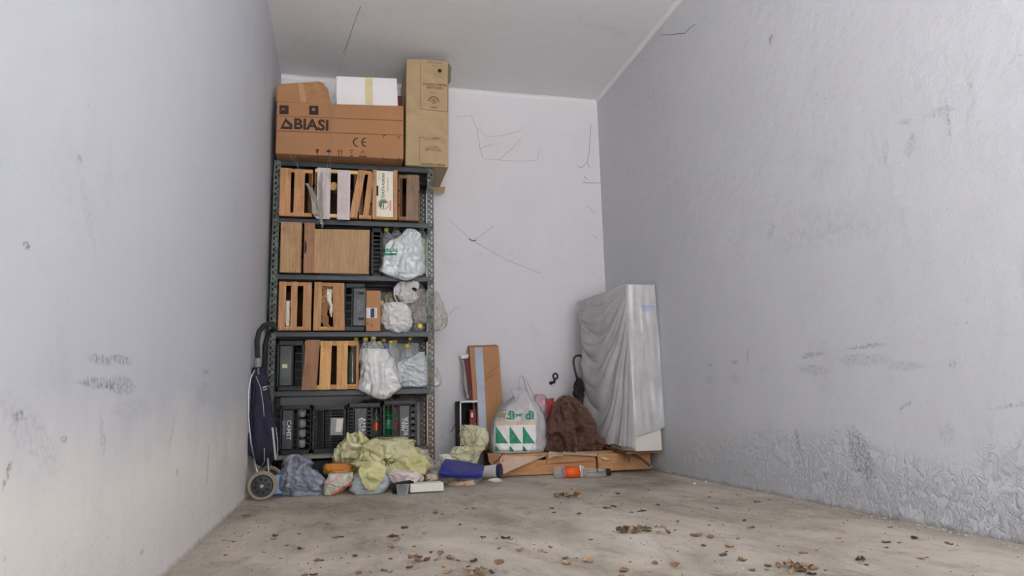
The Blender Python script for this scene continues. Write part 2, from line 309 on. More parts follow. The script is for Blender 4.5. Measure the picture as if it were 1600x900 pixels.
# soft plaster cove where the walls meet the ceiling
m = MB()
m.prism([(W, -.001, H), (W-.022, -.001, H), (W-.009, -.001, H-.009), (W, -.001, H-.022)], (0, YD, 0)); struct(m.build('trim_right', mat_ceil, org=(0, 0, 0)))
m = MB(); m.prism([(0, 0, H), (0, -.022, H), (0, -.009, H-.009), (0, 0, H-.022)], (W, 0, 0)); struct(m.build('trim_back', mat_ceil, org=(0, 0, 0)))

# floor
fm = bpy.data.materials.new('dusty_concrete'); nt, bs, out = nodes_of(fm)
v = mapping(nt); vst = mapping(nt, (1, .55, 1))
c = mixc(nt, ramp(nt, noise_(nt, vst, 1.6, 7, .65, .6), .35, .66), C(148, 139, 125), C(206, 198, 184))
c = mixc(nt, ramp(nt, noise_(nt, vst, 5, 7, .7, .5), .5, .75, 0, .6), c, C(208, 200, 188))
c = mixc(nt, ramp(nt, noise_(nt, vst, 7, 7, .75, .8), .52, .68, 0, .55), c, C(120, 109, 95))
c = mixc(nt, ramp(nt, noise_(nt, v, 90, 3, .6), .64, .7, 0, .5), c, C(206, 198, 184))
c = mixc(nt, ramp(nt, noise_(nt, v, 45, 4, .7), .66, .76, 0, .45), c, C(104, 86, 66))
nt.links.new(c, bs.inputs['Base Color']); bs.inputs['Roughness'].default_value = .92; bs.inputs['Specular IOR Level'].default_value = .15
bump(nt, bs, math_(nt, 'ADD', noise_(nt, v, 18, 6, .65), math_(nt, 'MULTIPLY', noise_(nt, v, 120, 3), .3)), .5, .012)
shell('floor', (0, YD, -.1), (W, 0, 0), fm)
gm = M('driveway_concrete', C(196, 192, 190), .9, vs=2)
m = MB(); m.box((-12, -26, -.12), (14, YD, -.004)); struct(m.build('ground', gm, org=(0, 0, 0)))

# ------------------------------------------------------------------ steel shelving
FY, BY = -.55, -.05; SX0, SX1 = .025, 1.092
LV = [2.129, 1.729, 1.349, .970, .588, .192]        # tops of the six trays
shelf = root('steel_shelving_unit', 'tall slotted steel shelving unit with six trays in the left back corner', 'shelving unit', (.56, -.3, 0))
def post_mat():
    m = bpy.data.materials.new('post_paint'); nt, bs, out = nodes_of(m); v = mapping(nt)
    s = nt.nodes.new('ShaderNodeSeparateXYZ'); nt.links.new(v, s.inputs[0])
    g = noise_(nt, v, 18, 6, .75)
    low = ramp(nt, s.outputs['Z'], 2.0, .1, 0, .22)
    side = ramp(nt, s.outputs['X'], -.2, .5, -.12, 0)
    f = ramp(nt, math_(nt, 'ADD', math_(nt, 'ADD', g, low), side), .62, .7)
    c = mixc(nt, ramp(nt, noise_(nt, v, 30, 3), .4, .6), C(62, 70, 64), C(98, 108, 98))
    c = mixc(nt, f, c, C(104, 74, 54)); c = mixc(nt, ramp(nt, noise_(nt, v, 55, 3), .70, .76), c, C(170, 162, 146))
    nt.links.new(c, bs.inputs['Base Color']); bs.inputs['Roughness'].default_value = .55; bs.inputs['Metallic'].default_value = .2; bump(nt, bs, g, .3, .003); return m
pm = post_mat()
def slotted(m, o, ax, w, th, z1):
    """perforated strip starting at o, running w along ax: three rails, closely pitched rungs that leave slots and round-ish holes"""
    ax = Vector(ax); nrm = Vector((ax.y, -ax.x, 0)); o = Vector(o)
    def bar(a0, a1, b0, b1):
        p = o+ax*a0; q = o+ax*a1+nrm*th; m.box((p.x, p.y, b0), (q.x, q.y, b1))
    for a0, a1 in ((0, .008), (.018, .022), (w-.007, w)): bar(a0, a1, 0, z1)
    k = 0; z = 0
    while z < z1:
        bar(.008, .018, z, min(z1, z+.018)); bar(.022, w-.007, z+.009, min(z1, z+.038)) ; z += .038
PT = LV[0]-.0005
for i, (x, y, dx, dy) in enumerate(((SX0, FY, 1, 1), (SX1, FY, -1, 1), (SX0, BY, 1, -1), (SX1, BY, -1, -1))):
    m = MB(); slotted(m, (x, y, 0), (dx, 0, 0), .042, .002, PT); slotted(m, (x, y, 0), (0, dy, 0), .042, .002, PT)
    # corner fold
    m.box((x-.0015, y-.0015, 0), (x+.0015, y+.0015, PT)); m.build('post', pm, shelf)
for i, z in enumerate(LV):
    m = MB(); a, b = SX0+.003, SX1-.003; f, r = FY+.003, BY-.003; mat = steel
    m.box((a, f, z-.003), (b, r, z)); t = .034
    m.box((a, f, z-t), (b, f+.0015, z)); m.box((a, r-.0015, z-t), (b, r, z)); m.box((a, f, z-t), (a+.0015, r, z)); m.box((b-.0015, f, z-t), (b, r, z))
    m.box((a, f, z-t), (b, f+.014, z-t+.0015)); m.box((a, r-.014, z-t), (b, r, z-t+.0015))
    for k in (.3, .62): m.box((a, f+(r-f)*k, z-.02), (b, f+(r-f)*k+.03, z-.003))
    m.build('tray', steel_lt if i == 5 else steel, shelf, bevel=.0008)
    for x in (SX0+.02, SX1-.02): m = MB(); m.lathe((x, FY+.001, z-.016), (0, -1, 0), [(.006, 0), (.006, .003), (.003, .005)], 8); m.build('bolt', chrome, shelf)

# ------------------------------------------------------------------ wooden crates
def crate(rect, lev, slats, label, yf=-.605, depth=.42, railmat=wood_rx, sidemat=wood_sy, rails=2, rail_h=.028, body=None, group='wooden fruit crates on the shelving', cat='crate', rtop=None, prof=None):
    """a fruit crate stood on end: slats (px0, px1, mat, tilt_px, top_px, bottom_px) face the front over wooden rails"""
    px0, px1, pyt = rect; z0 = LV[lev]+.001; pym = pyt+45
    x0 = P(px0, pym, yf).x; x1 = P(px1, pym, yf).x; z1 = P((px0+px1)/2, pyt, yf).z
    z1 = min(z1, (LV[lev-1] if lev else 9)-.036)
    t = .008; r = root('wooden_crate', label, cat, ((x0+x1)/2, yf+depth/2, z0), group)
    ys = yf+t; yr = ys+.016
    for k, zz in enumerate((z0, z1-rail_h)):
        m = MB(); m.box((x0+.002, ys, zz+.002), (x1-.002, yr, zz+rail_h-.002)); m.build('rail', railmat, r, bevel=.0015)
    for (a, b, mt, tilt, dt, db) in slats:
        xa = P(a, pym, yf).x; xb = P(b, pym, yf).x; dx = tilt/231
        zt = z1-dt/231; zb = z0+db/231; m = MB()
        j = [random.uniform(-.0015, .0015) for _ in range(4)]
        m.prism([(xa-dx/2+j[0], yf, zb), (xb-dx/2+j[1], yf, zb), (xb+dx/2+j[2], yf, zt), (xa+dx/2+j[3], yf, zt)], (0, t, 0)); sl = m.build('slat', mt, r, bevel=.0012)
        for zz in (zb+.012, zt-.012):
            for q in (.25, .75):
                n = MB(); n.lathe((xa+(xb-xa)*q+(dx/2 if zz > z0+.1 else -dx/2), yf+.001, zz), (0, -1, 0), [(.0022, 0), (.0022, .0016)], 6); n.build('nail', ink, sl)
    for xx in (x0, x1-.007):                                  # long side boards
        m = MB(); hgt = (z1-z0)/3
        for k in range(3): m.box((xx, yr, z0+k*hgt+.004), (xx+.007, yf+depth, z0+(k+1)*hgt-.008))
        m.build('side_board', sidemat, r)
    m = MB(); m.box((x0+.007, yf+depth-.008, z0), (x1-.007, yf+depth, z1)); m.build('back_board', wood_dk, r)
    for zz in (z0, z1-.008):
        m = MB(); m.box((x0+.007, yr, zz), (x1-.007, yf+depth-.008, zz+.008)); m.build('end_board', wood_dk, r)
    for xx in (x0+.007, x1-.027):
        m = MB(); m.prism([(xx, yr, z0+.008), (xx+.02, yr, z0+.008), (xx+(.0 if xx < (x0+x1)/2 else .02), yr+.02, z0+.008)], (0, 0, z1-z0-.016)); m.build('corner_post', wood_dk, r)
    return r, (x0, x1, z0, z1, yf)

random.seed(3)
crate((436, 488, 263), 1, [(437, 454, wood_or, 0, 0, 0), (459, 476, wood_or, 0, 1, 0)], 'orange-brown slatted crate at the far left of the topmost crate row')
crate((491, 559, 264), 1, [(495, 516, wood_white, 0, -1, -3), (527, 547, wood_white, 0, 1, -3)], 'crate with two white slats on pale rails, top crate row', railmat=wood('cream_rail_wood', C(222, 186, 138), 'x'))
crate((561, 581, 266), 1, [(552.5, 564.5, wood_or, 13, 0, 1), (571, 580, wood_or, 8, 4, 1)], 'narrow broken crate whose slats lean diagonally, top row')
rD, bD = crate((582, 621, 266), 1, [(582, 588, wood_tan, 0, 0, 0), (588, 614, paper, 0, 1, 4), (614.5, 621, wood_or, 0, -1, 0)], 'crate with a printed white paper label between two brown slats')
crate((623, 656, 273), 1, [(635, 654, wood_gr, 1, 0, 0)], 'dark grey-brown crate with one wide slat at the right end of the top row', railmat=wood_dx)
# print on the paper label
yl = -.607; pc = P(601, 300, yl)
lt_red = M('faded_red_print', C(206, 150, 136), .8, bmp=0); lt_green = M('faded_green_print', C(96, 128, 100), .8, bmp=0)
text('TENUTA AURORA', .026, (P(599, 290, yl).x, yl, P(599, 290, yl).z), lt_green, rD, vert=90, sx=.85, bold=.0006)
text('FRUTTA SCELTA', .013, (P(606, 288, yl).x, yl, P(606, 288, yl).z), ink_soft, rD, vert=90)
text('BIO', .02, (P(593, 275, yl).x, yl, P(593, 275, yl).z), lt_red, rD, vert=90, sx=1.6)
m = MB(); q = P(599, 319, yl); n = 24
def ring(m, c, ra, rb, yy, n=24, a0=0, a1=2*math.pi, ux=1):
    for k in range(n):
        t0 = a0+(a1-a0)*k/n; t1 = a0+(a1-a0)*(k+1)/n
        m.prism([(c.x+math.cos(t0)*ra*ux, yy, c.z+math.sin(t0)*ra), (c.x+math.cos(t1)*ra*ux, yy, c.z+math.sin(t1)*ra), (c.x+math.cos(t1)*rb*ux, yy, c.z+math.sin(t1)*rb), (c.x+math.cos(t0)*rb*ux, yy, c.z+math.sin(t0)*rb)], (0, .001, 0))
ring(m, q, .038, .033, yl); m.build('round_emblem_ring', lt_red, rD)
m = MB(); ring(m, q, .030, .010, yl, 18, .4, 4.2); m.box((q.x-.003, yl, q.z-.03), (q.x+.004, yl+.001, q.z+.01)); m.build('tree_emblem', lt_green, rD)
m = MB(); q2 = P(610, 321, yl); m.box((q2.x-.006, yl, q2.z-.036), (q2.x+.006, yl+.001, q2.z+.036)); m.build('red_strip', lt_red, rD)
m = MB(); q2 = P(589.5, 298, yl); m.box((q2.x-.005, yl-.001, q2.z-.035), (q2.x+.007, yl+.001, q2.z+.035)); m.build('label_tear', black, rD)
# second crate row
crate((437, 471, 347), 2, [(438, 470, wood_ply, 0, 0, 0)], 'narrow plywood-faced crate at the left end of the second row')
crate((474, 491, 348), 2, [(475, 491, wood_br, 0, 0, 0)], 'slim brown crate edge with a half-round hand hole, second row')
m = MB(); q = P(476, 386, -.607)
m = MB(); m.prism([(q.x+.000+math.cos(a)*.014, -.607, q.z+math.sin(a)*.045) for a in [math.radians(t) for t in range(-90, 91, 15)]], (0, .001, 0))
m.build('hand_hole', black, bpy.data.objects['wooden_crate.006'])
bb = root('wooden_board', 'large square tan plywood board standing in the second row', 'board', (P(534, 390, -.6).x, -.59, LV[2]+.001))
m = MB(); a, b = P(490, 358, -.602), P(578, 358, -.602); c_ = P(576, 428, -.602)
m.prism([(a.x, -.602, LV[2]+.002), (c_.x, -.602, LV[2]+.002), (b.x, -.602, b.z-.005), (a.x, -.602, a.z+.002)], (0, .012, 0)); m.build('panel', wood_ply, bb, bevel=.002)
m = MB(); m.box((a.x+.02, -.588, LV[2]+.004), (a.x+.05, -.56, b.z-.02)); m.build('batten', wood_dk, bb); m = MB(); m.box((b.x-.05, -.588, LV[2]+.004), (b.x-.02, -.56, b.z-.02)); m.build('batten', wood_dk, bb)
for px, py in ((494, 363), (572, 364), (494, 424), (570, 424), (533, 420), (560, 363)):
    m = MB(); q = P(px, py, -.603); m.lathe((q.x, -.6015, q.z), (0, -1, 0), [(.0025, 0), (.0025, .0015)], 6); m.build('nail', ink, bb)
# third row
crate((434, 486, 440), 3, [(435, 446, wood_or, 0, 0, 0), (454, 464, wood_or, 0, 0, 0), (473, 486, wood_or, 0, 1, 0)], 'three-slat orange crate at the left end of the third row')
crate((490, 538, 441), 3, [(490, 502, wood_tan, 1, 0, 0), (520, 538, wood_or, -3, 2, 0)], 'crate with crumpled paper and broken wood showing between its slats')
# fourth row
crate((475, 559, 532), 4, [(475, 497, wood_br, 5, -1, 0), (500, 517, wood_y, 1, 1, 0), (526, 543, wood_y, 0, 1, 0), (556, 560, wood_or, 0, 1, 0)], 'widest wooden crate, yellow and brown slats, in the fourth row', rail_h=.035)

# things showing inside the crates
def log_piece(px, py, y, r_, name, label, cat, mt, ln=.12):
    q = P(px, py, y); m = MB(); prof = [(r_*(1+.12*math.sin(3*t)), t*ln/4) for t in range(5)]
    m.lathe((q.x, y, q.z), (.15, 1, .05), prof, 12); return tag(m.build(name, mt, smooth=False, bevel=.002), label, cat)
log_piece(521, 291, -.55, .030, 'firewood_piece', 'round cut end of firewood behind the white slats', 'firewood', rough_end)
def crumple(rows, yc, mt, name, label=None, cat=None, ryk=.6, amp=.012, fr=14, seed=0, nexp=2.2, nu=90, nv=60, parent=None, group=None, zmin=None, ysh=None, bot=True, solid=0, vfold=0, ymax=None, ymin=None, lean=0.0, lev=None):
    """closed crumpled body lofted through silhouette rows (py, px_left, px_right[, dy])"""
    rows = [tuple(r)+(0,)*(4-len(r)) for r in rows]
    pts = []
    for (py, l, r, dy) in rows:
        y = yc+dy; a = P(l, py, y); b = P(r, py, y); pts.append(((a.x+b.x)/2, y, (a.z+b.z)/2, abs(b.x-a.x)/2))
    K = len(pts)
    def samp(t):
        u = t*(K-1); i = min(int(u), K-2); f = u-i
        p0, p1, p2, p3 = pts[max(i-1, 0)], pts[i], pts[i+1], pts[min(i+2, K-1)]
        return [.5*((2*p1[k])+(-p0[k]+p2[k])*f+(2*p0[k]-5*p1[k]+4*p2[k]-p3[k])*f*f+(-p0[k]+3*p1[k]-3*p2[k]+p3[k])*f**3) for k in range(4)]
    rmax = max(p[3] for p in pts)
    def fn(u, v):
        cx, cy, cz, rr = samp(v); rr = max(rr, .001); th = 2*math.pi*u; ct, sn = math.cos(th), math.sin(th); e = 2/nexp
        x = math.copysign(abs(ct)**e, ct)*rr; y = math.copysign(abs(sn)**e, sn)*(ryk*(rr*.75+rmax*.25) if v not in (0, 1) else .002)
        p = Vector((cx+x, cy+y, cz)); s = Vector((seed*3.1, seed*1.7, 0))
        wv = noise.noise_vector(p*fr*.6+s)*.5; ca, sa = math.cos(lean), math.sin(lean); qx = p.x*ca+p.z*sa; qz = -p.x*sa+p.z*ca; pq = Vector((qx, p.y, qz*.4))
        f1 = min(22, fr*1.25); n1 = max(-1.1, 1-4.2*abs(noise.noise(pq*f1*.95+s+wv*1.6))); n2 = max(-1.1, 1-4.2*abs(noise.noise(Vector((pq.x, pq.y, pq.z*1.8))*f1*2.2+s*2+wv*3))); n3 = noise.noise(p*fr*.35+s); vf = 0
        if vfold: vf = vfold*math.sin(th*9+5*noise.noise(Vector((cz*6, seed, th))))*(1-v*.6)
        d = amp*(n1*.8+n2*.45+n3*1.1)*min(1, rr/rmax*2)+vf
        out = Vector((ct, sn, 0)); p += out*d; p.z += amp*.5*noise.noise(p*fr*1.3-s)
        if zmin is not None: p.z = max(p.z, zmin)
        if lev is not None and p.y > FY-.004 and p.z < LV[lev]+.003: p.z = LV[lev]+.003
        if ymax is not None: p.y = min(p.y, ymax)
        if ymin is not None: p.y = max(p.y, ymin)
        return p
    m = MB(); m.grid(fn, nu, nv, True); m.f += [tuple(range(nu)), tuple((nv-1)*nu+k for k in range(nu))]; m.m += [0, 0]
    o = m.build(name, mt, parent, smooth=True)
    if label: tag(o, label, cat, group)
    return o

def flap(pts, y, mt, name, parent=None, label=None, cat=None, curl=.02, seed=0, solid=.0012, nu=14, nv=18):
    """open crinkled piece of film: pts = rows (py, px_left, px_right)"""
    K = len(pts)
    def fn(u, v):
        t = v*(K-1); i = min(int(t), K-2); f = t-i; py, l, r_ = [pts[i][k]*(1-f)+pts[i+1][k]*f for k in range(3)]
        q = P(l+(r_-l)*u, py, y); q2 = q*14+Vector((seed, seed*2, 0)); q.y += curl*(math.sin(u*5+v*2+seed)*.5+(1-3*abs(noise.noise(q2))))
        q.x += .006*noise.noise(q*30+Vector((seed, 0, 0))); q.z += .006*noise.noise(q*30+Vector((0, seed, 5))); return q
    m = MB(); m.grid(fn, nu, nv); o = m.build(name, mt, parent, smooth=True, solid=solid)
    if label: tag(o, label, cat)
    return o
flap([(286, 478, 482), (296, 481, 488), (306, 485, 494), (318, 487, 498), (328, 488, 500), (337, 490, 499)], -.628, film('grey_scrap_film', C(214, 206, 196), .6, bmp=.8), 'plastic_scrap', None, 'torn grey plastic scrap hanging beside the two white slats', 'plastic scrap', .012, 4)
crumple([(452, 488, 492), (470, 447, 453), (490, 446, 453), (510, 447, 453)][1:], -.57, paper, 'rolled_paper', 'white paper roll standing between slats of the third-row left crate', 'paper', ryk=.6, amp=.003, seed=1)
crumple([(449, 504, 519), (465, 502, 518), (485, 500, 514), (510, 503, 516)], -.56, card2, 'crumpled_cardboard', 'crumpled brown cardboard inside the third-row paper-filled crate', 'cardboard', ryk=.5, amp=.012, fr=25, seed=2)
crumple([(452, 509, 519), (463, 510, 520), (478, 514, 520), (495, 516, 520)], -.585, paper, 'crumpled_paper', 'crumpled cream paper sticking up in the third-row crate', 'paper', ryk=.4, amp=.008, fr=25, seed=6)

# ------------------------------------------------------------------ black plastic crates
def pcrate(rect, lev, cols, label, yf=-.60, depth=.42, tilt=0, rows_=None, base=None):
    """black plastic crate on its side; cols = (px0, px1, kind, n) across the front"""
    px0, px1, pyt = rect; z0 = LV[lev]+.001; x0 = P(px0, pyt+40, yf).x; x1 = P(px1, pyt+40, yf).x
    z1 = min(P((px0+px1)/2, pyt, yf).z, LV[lev-1]-.036)
    r = root('plastic_crate', label, 'crate', ((x0+x1)/2, yf+depth/2, z0), 'black plastic crates on the shelving')
    m = MB(); e = .011
    m.box((x0, yf, z0), (x1, yf+.014, z0+.024)); m.box((x0, yf, z1-.024), (x1, yf+.014, z1)); m.box((x0, yf, z0), (x0+e, yf+.014, z1)); m.box((x1-e, yf, z0), (x1, yf+.014, z1))
    m.box((x0, yf-.004, z0+.026), (x1, yf, z0+.03)); m.box((x0, yf-.004, z1-.03), (x1, yf, z1-.026)); m.build('frame', black_p, r, bevel=.001)
    m = MB()
    for xx in (x0, x1-.004):
        for k in range(7):
            zz = z0+(z1-z0)*k/7; m.box((xx, yf+.014, zz), (xx+.004, yf+depth, zz+(z1-z0)/7*.62))
        for k in range(4): yy = yf+.02+(depth-.03)*k/3; m.box((xx, yy-.006, z0), (xx+.004, yy+.006, z1))
    m.box((x0, yf+.014, z0), (x1, yf+depth, z0+.004)); m.box((x0, yf+.014, z1-.004), (x1, yf+depth, z1)); m.box((x0, yf+depth-.004, z0), (x1, yf+depth, z1)); m.build('shell', black_p, r)
    g = MB(); hasg = False
    for (a, b, kind, n) in cols:
        xa = P(a, pyt+40, yf).x; xb = P(b, pyt+40, yf).x; za, zb = z0+.026, z1-.026
        if kind == 'panel':
            m = MB(); m.box((xa, yf-.003, za+.006), (xb, yf+.004, zb-.006)); m.build('name_panel', panel_p, r, bevel=.002)
        else:
            hasg = True
            for xx in (xa, xb): g.box((xx-.0025, yf, za-.002), (xx+.0025, yf+.01, zb+.002))
            for k in range(1, n): zz = za+(zb-za)*k/n; g.box((xa, yf+.001, zz-(.004 if kind == 'vent' else .0025)), (xb, yf+.009, zz+(.004 if kind == 'vent' else .0025)))
    if hasg: g.build('grille', black_p, r)
    return r
LT = -.6045
r1 = pcrate((437, 486, 633), 5, [(441, 457, 'panel', 1), (458, 465, 'grid', 8), (467, 479, 'grid', 4), (479, 484, 'vent', 7)], 'leftmost black plastic crate on the lowest tray with a pale block print')
def vtext(s, px, py, size, par, mt=print_w, sx=1, vert=90, bold=.0008, yy=LT):
    q = P(px, py, yy); return text(s, size, (q.x, yy, q.z), mt, par, 'white_lettering', vert=vert, sx=sx, bold=bold)
vtext('CAMST', 451, 672, .038, r1, vert=-90); vtext('SERVICE', 443, 668, .024, r1, print_g, vert=-90)
r2 = pcrate((488, 540, 634), 5, [(491, 494, 'vent', 6), (505, 507, 'grid', 2), (507, 536, 'grid', 14), (515, 517, 'grid', 2)], 'black plastic crate with a white card tag, second on the lowest tray')
m = MB(); m.prism([P(517, 653, -.607), P(537, 653, -.607), P(535, 680, -.607), P(516, 680, -.607)], (0, .001, 0)); m.build('tag_sleeve', M('grey_sleeve', C(120, 122, 128), .3, var=.3, bmp=.2), r2)
m = MB(); m.prism([P(526, 655, -.6085), P(536, 655, -.6085), P(533, 675, -.6085), P(524, 675, -.6085)], (0, .001, 0)); m.build('card_tag', paper, r2)
r3 = pcrate((543, 596, 630), 5, [(545, 552, 'vent', 12), (554, 572, 'panel', 1), (573, 580, 'vent', 10), (582, 594, 'grid', 3)], 'third black plastic crate on the lowest tray, red bottle behind its bars')
vtext('AMALI', 567, 668, .044, r3, vert=-90); vtext('RUFFA', 562, 664, .028, r3, vert=-90)
r4 = pcrate((598, 652, 626), 5, [(601, 613, 'grid', 4), (615, 622, 'grid', 9), (624, 640, 'panel', 1), (642, 649, 'vent', 13)], 'rightmost black plastic crate on the lowest tray with vertical white print')
vtext('RUFFA', 635, 666, .04, r4); vtext('AMALI', 630, 664, .028, r4)
pcrate((433, 475, 533), 4, [(437, 456, 'panel', 1), (457, 460, 'grid', 2), (460, 472, 'grid', 5)], 'black plastic crate left of the wide yellow-slatted crate')
r6 = pcrate((538, 572, 443), 3, [(540, 550, 'grid', 5), (552, 571, 'panel', 1)], 'black plastic crate left of the small cardboard box with a blue label')
q = P(562, 478, LT); text('ORTO\nFRUTTA', .022, (q.x, LT, q.z), print_g, r6, 'faded_lettering', vert=-90)
for py in (458, 498):
    a, b = P(560, py-2, LT), P(569, py+2, LT); m = MB(); m.box((a.x, LT, a.z), (b.x, LT+.002, b.z)); m.build('grip_slot', black, r6)
r7 = pcrate((580, 598, 350), 2, [(583, 595, 'vent', 10)], 'black plastic crate in the dark gap beside the plywood board', yf=-.5, depth=.36)
r5 = bpy.data.objects['plastic_crate.004']
m = MB(); a, b = P(440, 562, LT), P(453, 590, LT); m.box((a.x, LT, a.z), (b.x, LT+.001, b.z)); m.build('green_sticker', M('dark_green_sticker', C(52, 78, 62), .4, bmp=.1, var=.3), r5)
m = MB(); a, b = P(441, 569, -.6055), P(449, 575, -.6055); m.box((a.x, -.6055, a.z), (b.x, -.6045, b.z)); m.build('cream_sticker', cream, r5)

# ------------------------------------------------------------------ bottles
def bottle(base, axis, h=.3, r=.04, name='plastic_bottle', label='', cap=yellow, mt=pet, lab=None, group=None):
    k = root(name, label, 'bottle', base, group); f = h/.3
    prof = [(r*.7, 0), (r*.98, .012*f), (r, .03*f), (r*.95, .07*f), (r, .08*f), (r*.95, .12*f), (r, .13*f), (r, .19*f), (r*.97, .215*f), (r*.86, .235*f), (r*.66, .252*f), (r*.45, .263*f), (.0145, .270*f), (.0135, .29*f)]
    m = MB(); m.lathe(base, axis, prof, 20); m.build('bottle_body', mt, k, smooth=True)
    ax = Vector(axis).normalized(); m = MB(); m.lathe(Vector(base)+ax*.281*f, axis, [(.0165, 0), (.0175, .003), (.0165, .018), (.012, .02)], 14); m.build('cap', cap, k)
    if lab:
        m = MB(); m.lathe(Vector(base)+ax*.135*f, axis, [(r*1.012, 0), (r*1.012, .06*f)], 20); m.build('label_band', lab, k)
    return k
def bot(px, py, y, tilt, label, lev, cap=yellow, h=.3, mt=pet, r=.043, lab=None, ty=0):
    """bottle whose cap centre is seen at px, py and which stands (leaning) on tray lev"""
    c_ = P(px, py, y); ax = Vector((tilt, ty, 1)).normalized(); b = c_-ax*(h*.95)
    if b.z < LV[lev]+.006: h = (c_.z-LV[lev]-.008)/ax.z/.95; b = c_-ax*(h*.95)
    return bottle(b, ax, h, r, label=label, cap=cap, mt=mt, lab=lab, group='bottles in bags on the shelving')
bot(604, 360, -.44, -.12, 'clear bottle with yellow cap leaning leftmost out of the green-lettered bag', 2)
bot(619, 355.5, -.40, -.03, 'clear bottle with the second yellow cap behind the green-lettered bag', 2)
bot(639, 356.5, -.34, 0, 'bottle whose yellow cap peeks just left of the green bottle', 2)
bot(646, 354, -.49, .05, 'green bottle with green cap in the mouth of the white bag', 2, green_cap, mt=pet_g, r=.034)
bot(659, 357.5, -.42, .05, 'clear bottle with yellow cap beside the right post in the second row', 2)
bot(657, 442, -.36, .1, 'bottle with yellow cap high at the right of the third row', 3, h=.28)
# lying bottle, third row: cap low at the front
q = P(657, 508, -.56); bottle(Vector((q.x-.01, -.30, LV[3]+.045)), Vector((.03, -1, -.03)), .25, .036, label='lying bottle with its yellow cap pointing forward on the third tray', group='bottles in bags on the shelving')
bot(571, 531, -.50, -.04, 'bottle whose yellow cap stands just left of the tallest cap, fourth row', 4)
bot(583.5, 529, -.53, .03, 'bottle with the tallest bright yellow cap above the big white sack', 4)
bot(556, 531.5, -.42, 0, 'bottle with yellow cap behind the right edge of the wide crate', 4)
bot(551, 541.5, -.55, 0, 'dark bottle with an orange cap standing inside the wide crate', 4, M('amber_cap', C(206, 138, 50), .4, bmp=0), mt=pet_d, r=.03, h=.27)
bot(592, 537, -.46, .04, 'bottle with a small yellow cap right behind the tallest cap', 4)
bot(599, 533, -.36, 0, 'bottle with a dim olive-yellow cap in the fourth row, far back', 4)
bot(604, 544, -.5, -.04, 'bottle with the only blue cap, fourth row', 4, blue_cap)
bot(611, 536, -.48, -.05, 'clear bottle with yellow cap just right of the blue-capped bottle', 4)
bot(617, 535, -.42, .02, 'clear bottle with yellow cap touching its left neighbour, middle right of fourth row', 4)
bot(641, 530.5, -.36, -.02, 'bottle with a high dim yellow cap near the right post, fourth row', 4)
bot(636, 542, -.47, .06, 'clear bottle with a low tilted yellow cap near the right post, fourth row', 4)
def inside(px, py, y, h, r, lab, label, cap=red, lev=5, mt=pet_g):
    q = P(px, py, y); return bottle(Vector((q.x, y, LV[lev]+.007)), (0, 0, 1), h, r, label=label, cap=cap, mt=mt, lab=lab, group='bottles inside the plastic crates')
inside(588, 660, -.52, .27, .03, M('amber_label', C(200, 84, 30), .35, bmp=0, var=.3), 'bottle with an orange-red label behind bars of the third plastic crate', M('dark_red_cap', C(110, 10, 16), .4, bmp=0), mt=pet_d)
inside(607, 660, -.52, .29, .033, M('tricolour_green', C(40, 130, 90), .5, bmp=0), 'green-labelled bottle behind bars of the rightmost plastic crate')
inside(618, 660, -.52, .27, .022, M('soft_red', C(190, 70, 64), .5, bmp=0), 'thin bottle with a red label behind the ladder bars, rightmost crate', mt=pet)
for k, (px, py) in enumerate(((472, 645), (472, 662), (472, 677), (472, 693))):
    q = P(px, py, -.54); m = MB(); m.lathe((q.x, -.38, q.z), (0, -1, 0), [(.028, 0), (.03, .01), (.03, .15), (.024, .165)], 16)
    tag(m.build('steel_cup', M('grey_cup_%d' % k, C(150, 150, 148), .5, bmp=.1), smooth=True), ['topmost', 'second from the top', 'third from the top', 'lowest'][k]+' grey cup lying in the leftmost lowest black crate', 'cup', 'grey cups in the black crate')

# ------------------------------------------------------------------ small cardboard box and bags on the shelving
r = root('small_cardboard_box', 'small upright tan cardboard box with a white and blue label, third row', 'box', (P(583, 480, -.58).x, -.5, LV[3]+.001))
m = MB(); a, b = P(572.5, 454, -.585), P(594.5, 516, -.585); m.box((a.x, -.585, LV[3]+.001), (b.x, -.40, a.z)); m.build('carton', card3, r, bevel=.002)
m = MB(); a, b = P(572.5, 481, -.587), P(589, 497, -.587); m.box((a.x, -.5868, b.z), (b.x, -.5855, a.z)); m.build('shipping_label', white_card, r)
m = MB(); a, b = P(579, 482, -.588), P(585, 496.5, -.588); m.box((a.x, -.588, b.z), (b.x, -.5868, a.z)); m.build('blue_patch', M('navy_print', C(36, 46, 84), .6, bmp=0), r)
for px in (575, 587): m = MB(); a = P(px, 489, -.588); m.box((a.x-.0015, -.588, a.z-.025), (a.x+.0015, -.5868, a.z+.025)); m.build('label_print', M('pale_blue_print', C(120, 130, 168), .6, bmp=0), r)
m = MB()
for px, py in ((575, 505), (581, 508)):
    a = P(px, py, -.5865); ring(m, a, .008, .0045, -.5862, 8); m.box((a.x-.0015, -.5862, a.z-.018), (a.x+.0015, -.5852, a.z-.008))
m.build('handling_symbols', ink_mid, r)

